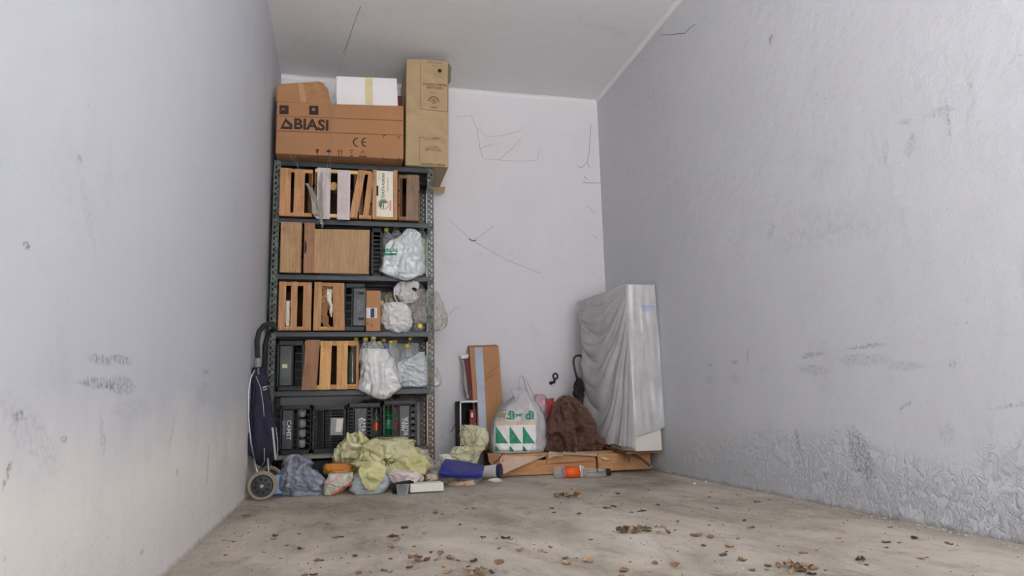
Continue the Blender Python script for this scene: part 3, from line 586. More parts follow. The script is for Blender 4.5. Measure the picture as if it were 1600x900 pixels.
bg2 = crumple([(357, 636, 646), (366, 628, 657), (378, 608, 660), (386, 601, 661), (400, 600, 662), (415, 596, 662), (425, 595, 661), (431, 608, 656, -.03), (436, 626, 644, -.045), (438, 632, 636, -.05)], -.545, film_b, 'carrier_bag',
              'bluish-white carrier bag with green lettering holding bottles, second row', 'bag', ryk=.42, amp=.012, fr=14, seed=11, vfold=.003, lev=2)
def on_front(o, fn_mat): pass
def surf_y(o, x, z):
    """front surface (lowest y) of a crumpled body near x, z"""
    best = None; off = ORG[o.name]
    for v in o.data.vertices:
        p = v.co+off; d = (p.x-x)**2+(p.z-z)**2
        if d < .0004 and (best is None or p.y < best): best = p.y
    return best if best is not None else ORG[o.name].y
def wrap(o, child, lift=.0025):
    """lay a flat child mesh onto the crumpled front surface"""
    from mathutils.bvhtree import BVHTree
    off = ORG[o.name]; bvh = BVHTree.FromPolygons([v.co.copy() for v in o.data.vertices], [tuple(p.vertices) for p in o.data.polygons])
    me = child.data; bm = bmesh.new(); bm.from_mesh(me)
    bmesh.ops.triangulate(bm, faces=bm.faces)
    for it in range(5):
        ee = [e for e in bm.edges if e.calc_length() > .016]
        if not ee: break
        bmesh.ops.subdivide_edges(bm, edges=ee, cuts=1, use_grid_fill=False); bmesh.ops.triangulate(bm, faces=bm.faces)
    y0 = min(v.co.y for v in bm.verts)
    for v in bm.verts:
        h = bvh.ray_cast(Vector((v.co.x, -3, v.co.z)), Vector((0, 1, 0)))
        if h[0] is not None: v.co.y = h[0].y-lift+(v.co.y-y0)
    bm.to_mesh(me); bm.free(); me.update()
q = P(610, 391, -.6); t = text('MELAS', .034, (q.x, -.7, q.z), green, bg2, 'green_lettering', bold=.0012, ext=.0002); wrap(bg2, t)
a, b = P(600, 395, -.6), P(620, 399, -.6); m = MB(); m.box((a.x, -.7, b.z), (b.x, -.6996, a.z)); t = m.build('green_bar', green, bg2); wrap(bg2, t)
crumple([(372, 659, 663), (385, 656, 666), (400, 656, 667), (418, 655, 667), (427, 654, 666)], -.40, film_y2, 'green_tinted_bag', 'pale green bag squeezed behind the right post, second row', 'bag', ryk=.6, amp=.008, seed=3)
# third row
crumple([(474, 600, 632), (480, 600, 637), (490, 598, 641), (500, 597, 643), (508, 599, 643), (515, 606, 640), (520, 616, 632)], -.55, film_w, 'tied_white_bag', 'round creamy white bag bulging over the lip of the third tray', 'bag', ryk=.7, amp=.012, fr=16, seed=21, lean=1.0, ymin=-.70, lev=3)
crumple([(440, 628, 652), (446, 620, 655), (455, 616, 656), (463, 618, 655), (470, 627, 648), (475, 631, 640)], -.51, film_g, 'knotted_white_bag', 'small knotted white bag with loop handle above the creamy bag, third row', 'bag', ryk=.6, amp=.012, fr=18, seed=22, lean=0.5)
m = MB(); m.tube([P(x, y, -.60) for x, y in ((620, 448), (616, 452), (615.5, 460), (618, 467), (622, 473))], [.003, .004, .004, .004, .003], 6); o = m.build('loop_handle', film_w, bpy.data.objects['knotted_white_bag'], smooth=True)
m = MB(); q = P(649, 450.5, -.6); ww = bpy.data.objects['knotted_white_bag']
m.prism([(q.x+math.cos(a_)*.02, -.9, q.z+math.sin(a_)*.013-.3*math.cos(a_)*.02) for a_ in [k*math.pi/6 for k in range(12)]], (0, .0004, 0)); t = m.build('bag_mouth', black, ww); wrap(ww, t)
crumple([(452, 640, 661), (465, 634, 664), (480, 636, 666), (495, 640, 666), (505, 646, 664)], -.46, film_c, 'clear_bottle_bag', 'clear grey bag of bottles just left of the right post, third row', 'bag', ryk=.8, amp=.016, fr=18, seed=23)
bottle(P(648, 500, -.44)+Vector((0, 0, .0)), (-.1, .1, 1), .22, .034, label='clear bottle inside the clear grey bag, third row', group='bottles in bags on the shelving')
crumple([(456, 672, 682), (465, 672, 687), (480, 672, 692), (495, 672, 697), (507, 671, 697), (514, 672, 693), (517, 675, 684)], -.38, film('grey_beige_film', C(206, 200, 194), .8, .22, .2, bmp=.4), 'sagging_bag', 'beige-grey translucent bag sagging out past the right post, third row', 'bag', ryk=.5, amp=.01, fr=16, seed=24)
crumple([(457, 603, 616), (466, 600, 622), (475, 600, 622), (483, 603, 612)], -.42, film('beige_film', C(176, 164, 140), .9), 'beige_bag', 'dim beige crumpled bag behind the creamy bag, third row', 'bag', ryk=.6, amp=.016, fr=22, seed=25)
crumple([(470, 594, 600), (480, 593, 602), (495, 594, 600), (512, 595, 599)], -.42, film_y2, 'pale_green_bag', 'sliver of pale green bag right of the labelled box, third row', 'bag', ryk=.8, amp=.006, seed=26)
# fourth row
crumple([(545, 566, 602), (548, 563, 606), (560, 561, 614), (575, 560, 619), (590, 560, 626), (600, 559, 628, -.01), (607, 562, 625, -.03), (614, 570, 620, -.045), (620, 582, 612, -.055), (624, 594, 604, -.06)], -.55, film_w, 'large_white_bag',
        'largest white plastic bag hanging over the fourth tray lip', 'bag', ryk=.5, amp=.011, fr=11, seed=31, vfold=.003, lev=4)
crumple([(550, 655, 664), (556, 645, 666), (563, 626, 669), (572, 622, 672), (585, 622, 676), (595, 624, 680), (601, 628, 676), (604.5, 632, 668)], -.47, film_b, 'crumpled_white_bag', 'crumpled white bag behind the right post, fourth row', 'bag', ryk=.36, amp=.016, fr=13, seed=32, lean=1.25, lev=4)
crumple([(573, 672, 681), (582, 672, 687), (594, 672, 690), (601, 672, 689), (605, 674, 682)], -.40, film_g, 'bag_corner', 'grey bag corner poking past the right post, fourth row', 'bag', ryk=.6, amp=.005, seed=33)
crumple([(535, 572, 592), (541, 567, 600), (548, 565, 604)], -.50, film_c, 'clear_neck_bag', 'clear film wrapped around bottle necks above the largest white bag', 'bag', ryk=.5, amp=.01, fr=22, seed=34, lean=0.2)
crumple([(570, 546, 556), (585, 545, 557), (600, 546, 557), (607, 547, 556)], -.5, film_dk, 'dark_blue_bag', 'dark blue-grey film inside the wide crate below the orange cap', 'bag', ryk=.7, amp=.008, seed=35)
# stuff under the fourth tray
crumple([(617, 620, 660), (621, 600, 662), (625, 570, 662), (628, 566, 655)], -.30, film('crumpled_grey', C(150, 138, 122), .9, bmp=.9), 'plastic_wrap_roll', 'crumpled dirty plastic wrap lying along the top of the lowest crates', 'plastic wrap', ryk=.35, amp=.014, fr=30, seed=36, lean=1.5)

# ------------------------------------------------------------------ boxes on top
zt = LV[0]+.001; yb = -.67
r = root('large_cardboard_box', 'large long brown cardboard box printed BIASI on top of the shelving', 'box', (.48, -.4, zt))
a, b = P(431.5, 205, yb), P(630, 210, yb); zT0, zT1 = P(432, 160, yb).z, P(629, 168, yb).z
zB0 = zt+.001; cc = Vector((a.x, yb, 0))
m = MB(); x0, x1 = a.x, b.x
vs = [(x0, yb, zB0), (x1, yb-.03, zB0), (x1, -.12, zB0), (x0, -.12, zB0), (x0, yb, zT0), (x1, yb-.03, zT1), (x1, -.12, zT1), (x0, -.12, zT0)]
m.add(vs, [(0,3,2,1),(4,5,6,7),(0,1,5,4),(1,2,6,5),(2,3,7,6),(3,0,4,7)]); m.build('carton', card, r, bevel=.004)
def bx_pt(px, py): q = P(px, py, yb); f = (q.x-x0)/(x1-x0); return P(px, py, yb-.03*f-.0015)
ang = math.degrees(math.atan2(-.03, x1-x0))
def btxt(s, px, py, size, mt=ink, **k): q = bx_pt(px, py); return text(s, size, (q.x, q.y, q.z), mt, r, rot=(90, 0, ang), **k)
t = btxt('BIASI', 486.5, 195.5, .103, bold=.0035, name='brand_lettering', sx=1.02)
m = MB()   # triangular mountain emblem
def poly(pts, d=.001): m.prism([bx_pt(*p) for p in pts], (0, d, 0))
poly([(438, 201), (446.5, 184), (448, 186.5), (443, 197.5), (456.5, 198), (456.5, 202)]); poly([(446, 185), (457, 194), (456.5, 199.5), (453, 199), (452.5, 196.5), (446.5, 190.5)]); m.build('triangle_emblem', ink, r)
for (l, t_) in ((436.5, 164.3), (483, 165.2)):
    m = MB(); poly([(l, t_), (l+14.5, t_+.4), (l+14.5, t_+14.3), (l, t_+14)]); m.build('square_symbol', ink, r)
m = MB(); q = bx_pt(442.5, 172); ring(m, q+Vector((0, -.001, 0)), .011, .007, q.y-.0012, 10, 0, math.pi); q = bx_pt(490, 171); ring(m, q, .010, .005, q.y-.0012, 12); m.build('symbol_detail', M('pale_ink', C(176, 140, 112), .8, bmp=0), r)
for (ya, yb2) in ((181, 188.5), (204.5, 211)):
    m = MB(); poly([(431.8, ya-.45), (629.5, yb2-.45), (629.5, yb2+.5), (431.8, ya+.5)]); m.build('fold_line', ink_mid, r)
for (cx_, arm) in ((559.5, False), (572.5, True)):
    m = MB(); q = bx_pt(cx_, 222.3); ring(m, q, .034, .026, q.y, 14, math.radians(95), math.radians(265))
    if arm: m.box((q.x-.03, q.y, q.z-.004), (q.x-.004, q.y+.001, q.z+.004))
    m.build('approval_mark', ink, r)
for (u, v_) in ((599, 211.5), (624, 213.5), (599, 249), (624, 250)):
    m = MB(); s1 = 4 if u == 599 else -4; s2 = 4 if v_ < 220 else -4
    poly([(u, v_-.4), (u+s1, v_-.4), (u+s1, v_+.4), (u, v_+.4)]); poly([(u-.4, v_), (u+.4, v_), (u+.4, v_+s2), (u-.4, v_+s2)]); m.build('corner_mark', ink, r)
m = MB()    # handling symbols: glass, umbrella, arrows, stack, warning triangle
poly([(493, 233), (498.5, 233), (497, 238.5), (496.3, 240), (496.3, 244), (498, 245), (493.6, 245), (495.2, 244), (495.2, 240), (494.4, 238.5)]); m.build('glass_symbol', ink, r); m = MB()
poly([(509, 238), (511, 235), (514, 233.7), (517, 235), (519.5, 238), (516.5, 237.3), (514.5, 238), (514.5, 245), (513.8, 245), (513.8, 238), (512, 237.3)]); m.build('umbrella_symbol', ink, r); m = MB()
for u in (529.5, 534):
    poly([(u-.5, 235), (u+.5, 235), (u+.5, 243.5), (u-.5, 243.5)]); poly([(u-1.5, 236.5), (u, 233.5), (u+1.5, 236.5)])
poly([(527.5, 244), (536, 244.3), (536, 245.2), (527.5, 245)])
m.build('arrow_symbol', ink, r)
m = MB(); poly([(547, 242), (551.5, 242), (551.5, 246.5), (547, 246.5)]); poly([(547, 234), (552, 234), (552, 236), (547, 236)]); poly([(547, 238), (551, 238), (551, 239.4), (547, 239.4)]); m.build('stacking_symbol', ink_mid, r); m = MB()
poly([(563, 240.5), (566.8, 234), (570.5, 240.7), (569, 240.7), (566.8, 236.5), (564.5, 240.5)]); poly([(561, 243), (573, 243.3), (573, 246.5), (561, 246.2)]); m.build('warning_symbol', ink_mid, r)
# brown box behind
zb = max(zT0, zT1)+.001
r = root('worn_cardboard_box', 'slumped brown cardboard box taped down the middle, top left', 'box', (.2, -.4, zb))
yy = -.60; m = MB()
A = [P(431, 134, yy), P(437, 130.5, yy), P(498, 126, yy), P(505, 128, yy), P(512, 138, yy), P(519, 163, yy), P(431, 163, yy)]
for q in A[-2:]: q.z = zb
m.prism(A, (0, .32, 0)); m.build('carton', card2, r, bevel=.012)
m = MB(); m.prism([P(465, 129, yy-.002), P(473, 128.5, yy-.002), P(479, 160, yy-.002), P(470, 160, yy-.002)], (0, .001, 0)); m.build('tape_strip', tape_b, r)
# white box
r = root('white_carton', 'clean white carton with yellowed tape on top of the BIASI box', 'box', (.7, -.45, zb))
yy = -.62; m = MB(); A = [P(525.5, 119, yy), P(620, 122.5, yy), P(622, 167, yy), P(526, 163, yy)]
for q in A[2:]: q.z = zb
m.prism(A, (0, .35, 0)); m.build('carton', white_card, r, bevel=.002)
m = MB(); m.prism([P(570, 121, yy-.001), P(582, 121.5, yy-.001), P(583, 165, yy-.001), P(570.5, 164, yy-.001)], (0, .0008, 0)); m.build('tape_strip', tape_y, r)
m = MB(); a = P(626, 150, -.45); m.box((a.x-.022, -.45, zb), (a.x+.012, -.3, a.z)); tag(m.build('red_carton', M('dark_red_card', C(90, 30, 28), .7)), 'small dark red carton between the white carton and the tall kraft box', 'box')
# tall kraft box
r = root('tall_kraft_box', 'tall film-wrapped kraft cardboard box with upside-down print, top right', 'box', (P(667, 200, -.6).x, -.35, zt))
yy = -.585; A = [P(633, 262, yy), P(701, 262, yy), P(700.5, 97, yy), P(690, 94.5, yy), P(650, 91.5, yy), P(635, 92, yy)]
A[0].z = zt; A[1].z = zt; m = MB(); m.prism(A, (.0, .50, 0)); m.build('carton', kraft, r, bevel=.006)
def kq(px, py): return P(px, py, yy-.0015)
def kt(s, px, py, size, **k): q = kq(px, py); return text(s, size, (q.x, q.y, q.z), ink_soft, r, name='upside_down_lettering', vert=180, **k)
kt('FRAGILE A CONTATTO', 679, 132, .021, bold=.001, sx=.78); kt('CON LUCE', 680, 137, .024, bold=.001); kt('ATTENZIONE', 678, 145, .010); kt('N. 1108', 680, 103, .012); kt('100% CARTONE', 680, 98, .014)
kt('CARTA', 678, 167.5, .014, bold=.001)
kt('MADE IN ITALY', 671, 218, .012); kt('MODELLO\nART. 204', 682, 216, .012)
kt('IMBALLO RICICLABILE\nNON CAPOVOLGERE\nTENERE ASCIUTTO\nPESO KG 24', 677, 232, .012); kt('FRAGILE A CONTATTO', 677, 257, .020, bold=.001, sx=.8)
m = MB(); q = kq(678, 158); ring(m, q, .038, .028, q.y, 16, -.1, math.pi+.1); ring(m, q+Vector((0, 0, -.002)), .018, .013, q.y, 14); m.box((q.x-.002, q.y, q.z-.012), (q.x+.002, q.y+.001, q.z+.01)); m.box((q.x-.01, q.y, q.z-.002), (q.x+.01, q.y+.001, q.z+.002)); m.build('round_emblem', ink_soft, r)
m = MB()
def kpoly(*pts): m.prism([kq(*p) for p in pts], (0, .001, 0))
for p in (((657, 95), (657.6, 95), (656.8, 170), (656.2, 170)), ((700, 98), (700.5, 98), (700, 175), (699.5, 175)), ((656.5, 169.6), (699.5, 174.6), (699.5, 175.3), (656.5, 170.3)), ((655.5, 214), (656, 214), (656, 253), (655.5, 253)), ((655.5, 214), (684, 215.5), (684, 216), (655.5, 214.6))): kpoly(*p)
m.build('print_frame', ink_mid, r)
m = MB(); q = kq(687, 110.5); m.lathe(q, (0, -1, 0), [(.014, -.001), (.014, .001)], 14); m.build('punched_hole', black, r)
film_k = film('stretch_film', C(196, 190, 140), .3, .15, .2, bmp=.9, bsc=16)
m = MB(); m.grid(lambda u, v: P(699.5+6*math.sin(v*math.pi)**.7*u+1.2*math.sin(v*9)*u, 98+34*v, -.5+.1*u), 5, 14); m.build('loose_film', film('olive_film', C(168, 160, 100), .7), r, smooth=True, solid=.001)
m = MB(); q = P(699, 280, yy+.3); m.prism([(q.x+.005, yy+.44, zt-.001), (q.x-.13, yy+.47, zt-.001), (q.x-.13, yy+.49, zt-.035), (q.x, yy+.47, zt-.045)], (0, .006, 0)); m.build('bottom_flap', kraft, r)
# ------------------------------------------------------------------ hanging cobwebs from the box
cob = M('cobweb_grey', C(150, 146, 142), .9, bmp=0); cobd = M('cobweb_dust', C(92, 88, 86), .9, bmp=0)
def thread(m, pts, rr, n=4, jit=.003):
    out_ = []
    for i in range(len(pts)-1):
        a, b = Vector(pts[i]), Vector(pts[i+1]); k = max(2, int((b-a).length/.03))
        for j in range(k): out_.append(a.lerp(b, j/k)+Vector([random.uniform(-jit, jit) for _ in range(3)]))
    out_.append(Vector(pts[-1])); m.tube(out_, rr, n)
m = MB(); yw = -.69
for pts in (((437, 205), (445, 225), (458, 250), (470, 268)), ((462, 240), (466, 262), (463, 275)), ((519, 175), (518, 225), (512, 258), (505, 340)), ((522, 165), (519, 200), (516, 260)), ((560, 22), (530, 110), (521, 150), (514, 185))):
    thread(m, [P(px, py, yw if py > 150 else yw-.02) for px, py in pts], .0008)
tag(m.build('cobweb', cob), 'thin pale cobweb threads hanging down over the BIASI box', 'cobweb')
m = MB()
for k in range(46):
    f0 = random.random()*.7; pts = [P(502.5+random.gauss(0, 1.6)-(6 if f > .35 and random.random() < .15 else 0), 262+(362-262)*(f0+f*.3), -.64) for f in (0, .3, .6, 1)]
    thread(m, pts, random.uniform(.0006, .0016), 3, .004)
for k in range(10): thread(m, [P(484+random.uniform(-3, 4), 292, -.64), P(492+random.uniform(-3, 3), 310, -.64), P(501, 322+random.uniform(-5, 8), -.64)], .0009, 3, .004)
tag(m.build('dusty_cobweb', M('web_dust', C(190, 184, 178), .9, bmp=0)), 'thick dusty cobweb strand hanging in front of the white slats', 'cobweb')
def web(name, segs, label, rr=.0012, wall='B', mt=cobd):
    m = MB()
    for s in segs:
        pts = []
        for px, py in s:
            q = P(px, py, -.004) if wall == 'B' else WX(px, py, W-.004); pts.append(q)
        thread(m, pts, rr, 4, .0015)
    return tag(m.build(name, mt), label, 'cobweb')
web('cobweb', [((735, 180), (745, 200), (760, 213), (785, 212), (810, 205), (818, 198)), ((745, 200), (750, 232), (755, 248), (780, 250), (815, 252), (840, 250), (843, 232)), ((780, 250), (800, 232), (815, 215)), ((750, 232), (770, 225)), ((712, 183), (735, 180))], 'wide looping cobweb high on the back wall right of the kraft box', .0010, mt=cob)
web('cobweb', [((702, 343), (720, 360), (738, 376)), ((738, 376), (755, 366), (772, 352)), ((738, 376), (790, 405), (845, 427))], 'V-shaped dark cobweb threads on the back wall right of the second row', .0011, mt=cob)
web('cobweb', [((733, 373.5), (738, 376.5), (744, 375.5)),], 'short dark dirt clot at the tip of the V-shaped cobweb', .0035)
web('cobweb', [((920, 240), (918, 254), (908, 262), (903, 260)), ((918, 254), (921, 262)), ((909, 285), (925, 286), (944, 286)), ((912, 275), (918, 280)), ((923, 195), (921, 240))], 'dark branching cobweb on the back wall near the right corner', .0015)
web('cobweb', [((915, 320), (930, 333)), ((925, 366), (934, 374))], 'two short faint threads below the branching cobweb', .0012, mt=cob)
web('cobweb', [((704, 706-30), (712, 662), (716, 655)),], 'curved dark smear low on the back wall beside the shelving', .003)
web('cobweb', [((702, 492), (711, 481), (716, 480)),], 'tiny thread on the back wall beside the sagging bag', .0015, mt=cob)
web('cobweb', [((1033, 55), (1070, 52), (1076, 45), (1086, 38)),], 'dark cobweb strand on the right wall just under the ceiling', .0016, 'R')
# ceiling crack
m = MB(); d = ray(563, 10); 
def CE(px, py): d = ray(px, py); return CAMP+d*((H-.003-CAMP.z)/d.z)
thread(m, [CE(563, 10), CE(552, 40), CE(541, 72), CE(536, 82)], .0014, 4, .002); tag(m.build('cobweb', cobd), 'straight dark thread on the ceiling above the white carton', 'cobweb')

# ------------------------------------------------------------------ shopping trolley
ty = -1.15; T = lambda px, py, y=ty: P(px, py, y)
r = root('shopping_trolley', 'navy fabric two-wheeled shopping trolley leaning in the left corner', 'shopping trolley', (T(410, 782).x, ty, 0))
wc = P(410, 758.5, -1.27); wr = wc.z-.001 if wc.z < .12 else .09
for k, yy in enumerate((-1.27, -.93)):
    c0 = Vector((wc.x, yy, wr)); m = MB()
    m.lathe(c0+Vector((0, -.016, 0)), (0, 1, 0), [(wr*.74, 0), (wr*.92, -.002), (wr, .008), (wr, .024), (wr*.92, .034), (wr*.74, .032)], 40, True); w_ = m.build('wheel', rubber, r, smooth=False)
    m = MB(); rr = wr*.76; m.lathe(c0+Vector((0, -.019, 0)), (0, 1, 0), [(rr*.3, -.006), (rr*.32, .001), (rr*.85, .004), (rr, -.001), (rr, .036), (rr*.3, .036)], 40); m.build('hub', M('dark_grey_plastic', C(56, 58, 62), .45, bmp=0), w_, smooth=False)
    m = MB()
    for q in range(8):
        a_ = q*math.pi/4+.2; cq = c0+Vector((math.cos(a_)*rr*.6, -.021, math.sin(a_)*rr*.6)); u = Vector((math.cos(a_), 0, math.sin(a_))); v_ = Vector((-u.z, 0, u.x))
        m.prism([cq+u*rr*.17*math.cos(b_)+v_*rr*.12*math.sin(b_) for b_ in [j*math.pi/5 for j in range(10)]], (0, .008, 0))
    m.build('hub_hole', black, w_)
    m = MB(); m.lathe(c0+Vector((0, -.03, 0)), (0, 1, 0), [(.008, 0), (.010, .004), (.010, .012)], 12); m.build('axle_cap', chrome, w_)
m = MB(); m.tube([(wc.x, -1.25, wr), (wc.x, -.93, wr)], .006, 8)
for yy in (-1.24, -.98):
    m.tube([T(396, 716, yy), T(403, 740, yy), (wc.x-.01, yy, wr+.01)], .007, 8); m.tube([T(418, 716, yy), T(420, 738, yy), (wc.x+.01, yy, wr+.015)], .006, 8)
m.build('axle_frame', chrome, r, smooth=True)
prm = crumple([(574, 399, 410), (580, 395, 413), (600, 394, 418), (630, 392, 425), (655, 391, 430), (675, 392, 433.5), (700, 393, 433), (715, 396, 431), (724, 402, 420), (728, 406, 414)], ty, navy, 'fabric_bag', parent=r, ryk=1.0, amp=.009, fr=10, seed=51, nexp=2.8, vfold=.004)
crumple([(676, 385, 393), (684, 384.5, 396), (700, 386, 397), (712, 390, 399)], ty-.03, navy, 'side_pocket', parent=r, ryk=1.6, amp=.004, seed=52)
def tube_part(pts, rad, mt, name, n=8): m = MB(); m.tube(pts, rad, n); return m.build(name, mt, r, smooth=True)
for yy in (-1.26, -1.02):
    tube_part([T(398, 578, yy), T(392, 590, yy), T(388.5, 610, yy), T(388, 650, yy), T(392, 690, yy), T(397, 716, yy)], .0045, chrome, 'frame_tube')
tube_part([T(404, 585, -1.2), T(403.5, 560, -1.2), T(401, 535, -1.2)], .008, chrome, 'handle_stem')
tube_part([T(405, 575, -1.2), T(402, 553, -1.2), T(401.5, 533, -1.2), T(405, 518, -1.2), T(412, 509, -1.2), T(420, 505.5, -1.2), T(427, 507.5, -1.16), T(430, 513, -1.1), T(426, 516, -1.0), T(419, 522, -.98), T(414, 540, -.98), T(413, 585, -.98)], .0145, M('black_foam', C(38, 39, 44), .8), 'foam_handle', 12)
m = MB(); m.lathe(T(403.5, 574, -1.2), (T(402.5, 560, -1.2)-T(403.5, 574, -1.2)), [(.018, 0), (.019, .02), (.018, .05)], 10); m.build('collar', M('grey_collar', C(128, 130, 134), .5, bmp=0), r)
strm = M('silver_piping', C(176, 176, 178), .5, bmp=0)
def front_strip(pts, rad, name, mt=strm):
    from mathutils.bvhtree import BVHTree
    off = ORG[prm.name]; bvh = BVHTree.FromPolygons([v.co+off for v in prm.data.vertices], [tuple(p.vertices) for p in prm.data.polygons]); out_ = []
    for i in range(len(pts)-1):
        for k in range(6):
            f = k/6; px = pts[i][0]*(1-f)+pts[i+1][0]*f; py = pts[i][1]*(1-f)+pts[i+1][1]*f
            h = bvh.ray_cast(CAMP, ray(px, py).normalized()); out_.append(h[0]-ray(px, py).normalized()*.003 if h[0] is not None else P(px, py, ty-.1))
    m = MB(); m.tube(out_, rad, 6); return m.build(name, mt, r, smooth=True)
front_strip([(400, 588), (407, 605), (411, 630), (413, 655)], .0022, 'piping'); front_strip([(413, 700), (413, 722), (409, 728)], .0022, 'piping')
front_strip([(410, 606), (418, 603)], .0045, 'logo_patch'); front_strip([(411, 609.5), (418.5, 607)], .003, 'logo_patch')
tube_part([T(425.5, 668, ty-.16), T(428, 690, ty-.16), T(430.5, 719, ty-.16)], .0055, M('white_strap', C(190, 190, 190), .5), 'strap'); tube_part([T(431, 668, ty-.16), T(434, 690, ty-.15), T(434, 705, ty-.15), T(432, 716, ty-.15)], .0022, strm, 'piping')

# ------------------------------------------------------------------ heap on the floor, left
r = root('flat_black_crate', 'flat black plastic crate pushed in under the lowest tray', 'crate', (.5, -.3, 0))
m = MB(); x0, x1, y0, y1 = .12, .98, -.50, -.10
m.box((x0, y0, .002), (x1, y1, .012)); m.box((x0, y0, .012), (x1, y0+.006, .135)); m.box((x0, y1-.006, .012), (x1, y1, .135)); m.box((x0, y0+.006, .012), (x0+.006, y1-.006, .135)); m.box((x1-.006, y0+.006, .012), (x1, y1-.006, .135)); m.build('shell', black_p, r)
m = MB(); m.box((x0-.006, y0-.008, .122), (x1+.006, y0, .14)); m.build('rim', black_p, r, bevel=.002)
m = MB()
for k in range(14): m.box((x0+.03+k*.06, y0-.005, .012), (x0+.036+k*.06, y0, .122))
m.build('ribs', black_p, r)
flap([(708, 664, 668), (716, 662, 673), (726, 660, 678), (738, 660, 682)], -1.0, film('hazy_flap', C(216, 212, 206), .5, .2, .2, bmp=.8), 'clear_film_flap', None, 'pointed clear film scrap standing before the right post foot', 'plastic scrap', .015, 31)
m = MB(); a = FLR(428, 777); m.box((a.x, a.y+.02, .012), (a.x+.22, a.y+.26, .115), Matrix.Rotation(-.05, 3, 'Z')); r = m.build('blue_foam_box', M('pale_blue_foam', C(150, 184, 214), .7, var=.08), bevel=.01); tag(r, 'pale blue foam box on the floor behind the trolley wheel', 'box')
m = MB(); m.box((a.x-.005, a.y+.012, .001), (a.x+.228, a.y+.262, .013), Matrix.Rotation(-.05, 3, 'Z')); m.build('dark_base', M('dark_blue_base', C(40, 66, 120), .6), r)
crumple([(709, 455, 465), (714, 447, 476), (722, 444, 486), (732, 442, 488), (740, 441, 495), (746, 440, 504), (757, 440, 508), (768, 444, 507), (774, 452, 503), (776, 465, 495)], -1.12, film_dk, 'blue_grey_bag', 'smoky blue-grey shiny plastic bag lying beside the trolley wheel', 'bag', ryk=.6, amp=.02, fr=10, seed=61, lean=0.8, zmin=.001, nu=96, nv=60)
crumple([(724, 510, 535), (727, 507, 548), (733, 506, 553), (739, 508, 552), (742, 520, 548)], -.98, M('orange_packaging', C(214, 142, 64), .5, dirt=C(160, 70, 30), var=.15), 'orange_packet', 'flat orange packet lying on top of the striped bag', 'packet', ryk=1.0, amp=.006, fr=20, seed=62, lean=1.5)
def striped():
    m = bpy.data.materials.new('striped_film'); nt, bs, out = nodes_of(m); v = mapping(nt, rot=(0, math.radians(34), 0))
    s = nt.nodes.new('ShaderNodeSeparateXYZ'); nt.links.new(v, s.inputs[0]); z = math_(nt, 'ADD', s.outputs['Z'], math_(nt, 'MULTIPLY', noise_(nt, v, 20, 3), .012))
    cr = nt.nodes.new('ShaderNodeValToRGB'); cr.color_ramp.interpolation = 'LINEAR'; el = cr.color_ramp.elements
    el[0].position = 0; el[0].color = (*C(216, 100, 30), 1); el[1].position = 1; el[1].color = (*C(196, 200, 186), 1)
    for p, c_ in ((.18, C(236, 190, 80)), (.28, C(214, 92, 50)), (.36, C(208, 190, 178)), (.6, C(190, 196, 176)), (.72, C(206, 160, 150)), (.8, C(210, 206, 196))): e = el.new(p); e.color = (*c_, 1)
    nt.links.new(ramp(nt, z, -.02, .13), cr.inputs[0]); nt.links.new(cr.outputs[0], bs.inputs['Base Color']); bs.inputs['Roughness'].default_value = .35; bump(nt, bs, noise_(nt, v, 40, 3), .4, .004); return m
crumple([(739, 515, 550), (745, 511, 550), (752, 508, 549), (760, 507, 543), (768, 506, 534), (774, 508, 522)], -1.22, striped(), 'striped_bag', 'pale bag with orange and yellow stripes lying beside the blue-grey bag', 'bag', ryk=.5, amp=.008, fr=16, seed=63, zmin=.001)
wb = crumple([(736, 562, 590), (742, 552, 602), (750, 547, 607), (760, 545, 608), (768, 548, 602), (774, 556, 592), (777, 565, 580)], -1.2, film('pale_blue_white', C(214, 224, 228), .95), 'white_floor_bag', 'rounded white bag with thin red edge line on the floor under the yellow bags', 'bag', ryk=.6, amp=.008, fr=14, seed=64, lean=1.3, zmin=.001)
m = MB(); m.tube([P(x, y, -1.32) for x, y in ((564, 741), (556, 747), (551, 755), (549, 766), (549, 772))], .003, 6); t = m.build('red_seam', M('dull_red', C(160, 70, 80), .5), wb); wrap(wb, t, .001)
# brown ring of the drum-like dark edge
crumple([(676, 555, 562), (681, 541, 565), (690, 534, 570), (700, 530, 574), (712, 529, 576), (724, 533, 575), (735, 543, 572), (742, 552, 566)], -.86, film_y, 'yellow_green_bag', 'upright crumpled yellow-green bag at the left of the floor heap', 'bag', ryk=.6, amp=.03, fr=11, seed=71, lean=-0.5, nu=96, nv=60)
yb1 = crumple([(686, 585, 636), (690, 572, 641), (700, 562, 645), (710, 556, 655), (722, 553, 662), (732, 555, 665), (740, 560, 655), (748, 563, 620), (757, 566, 597), (764, 570, 590), (768, 576, 584)], -1.03, film_y, 'yellow_green_bag', 'largest yellow-green bag with dark stamped marks spread over the floor heap', 'bag', ryk=.42, amp=.028, fr=10, seed=72, lean=1.1, nu=110, nv=64)
yA = bpy.data.objects['yellow_green_bag']
flap([(676, 541, 546), (684, 540, 556), (694, 536, 566), (706, 533, 566), (716, 534, 560)], -1.0, film_y2, 'loose_flap', yA, curl=.03, seed=3)
flap([(674, 556, 566), (682, 557, 573), (692, 560, 580), (702, 562, 584)], -.98, film_y, 'loose_flap', yA, curl=.03, seed=8)
flap([(700, 522, 530), (708, 521, 534), (718, 523, 536), (726, 526, 538)], -.93, film_y2, 'loose_flap', yA, curl=.02, seed=5)
flap([(690, 592, 634), (697, 586, 640), (706, 582, 642), (716, 584, 640)], -1.13, film_y2, 'loose_flap', yb1, curl=.03, seed=12)
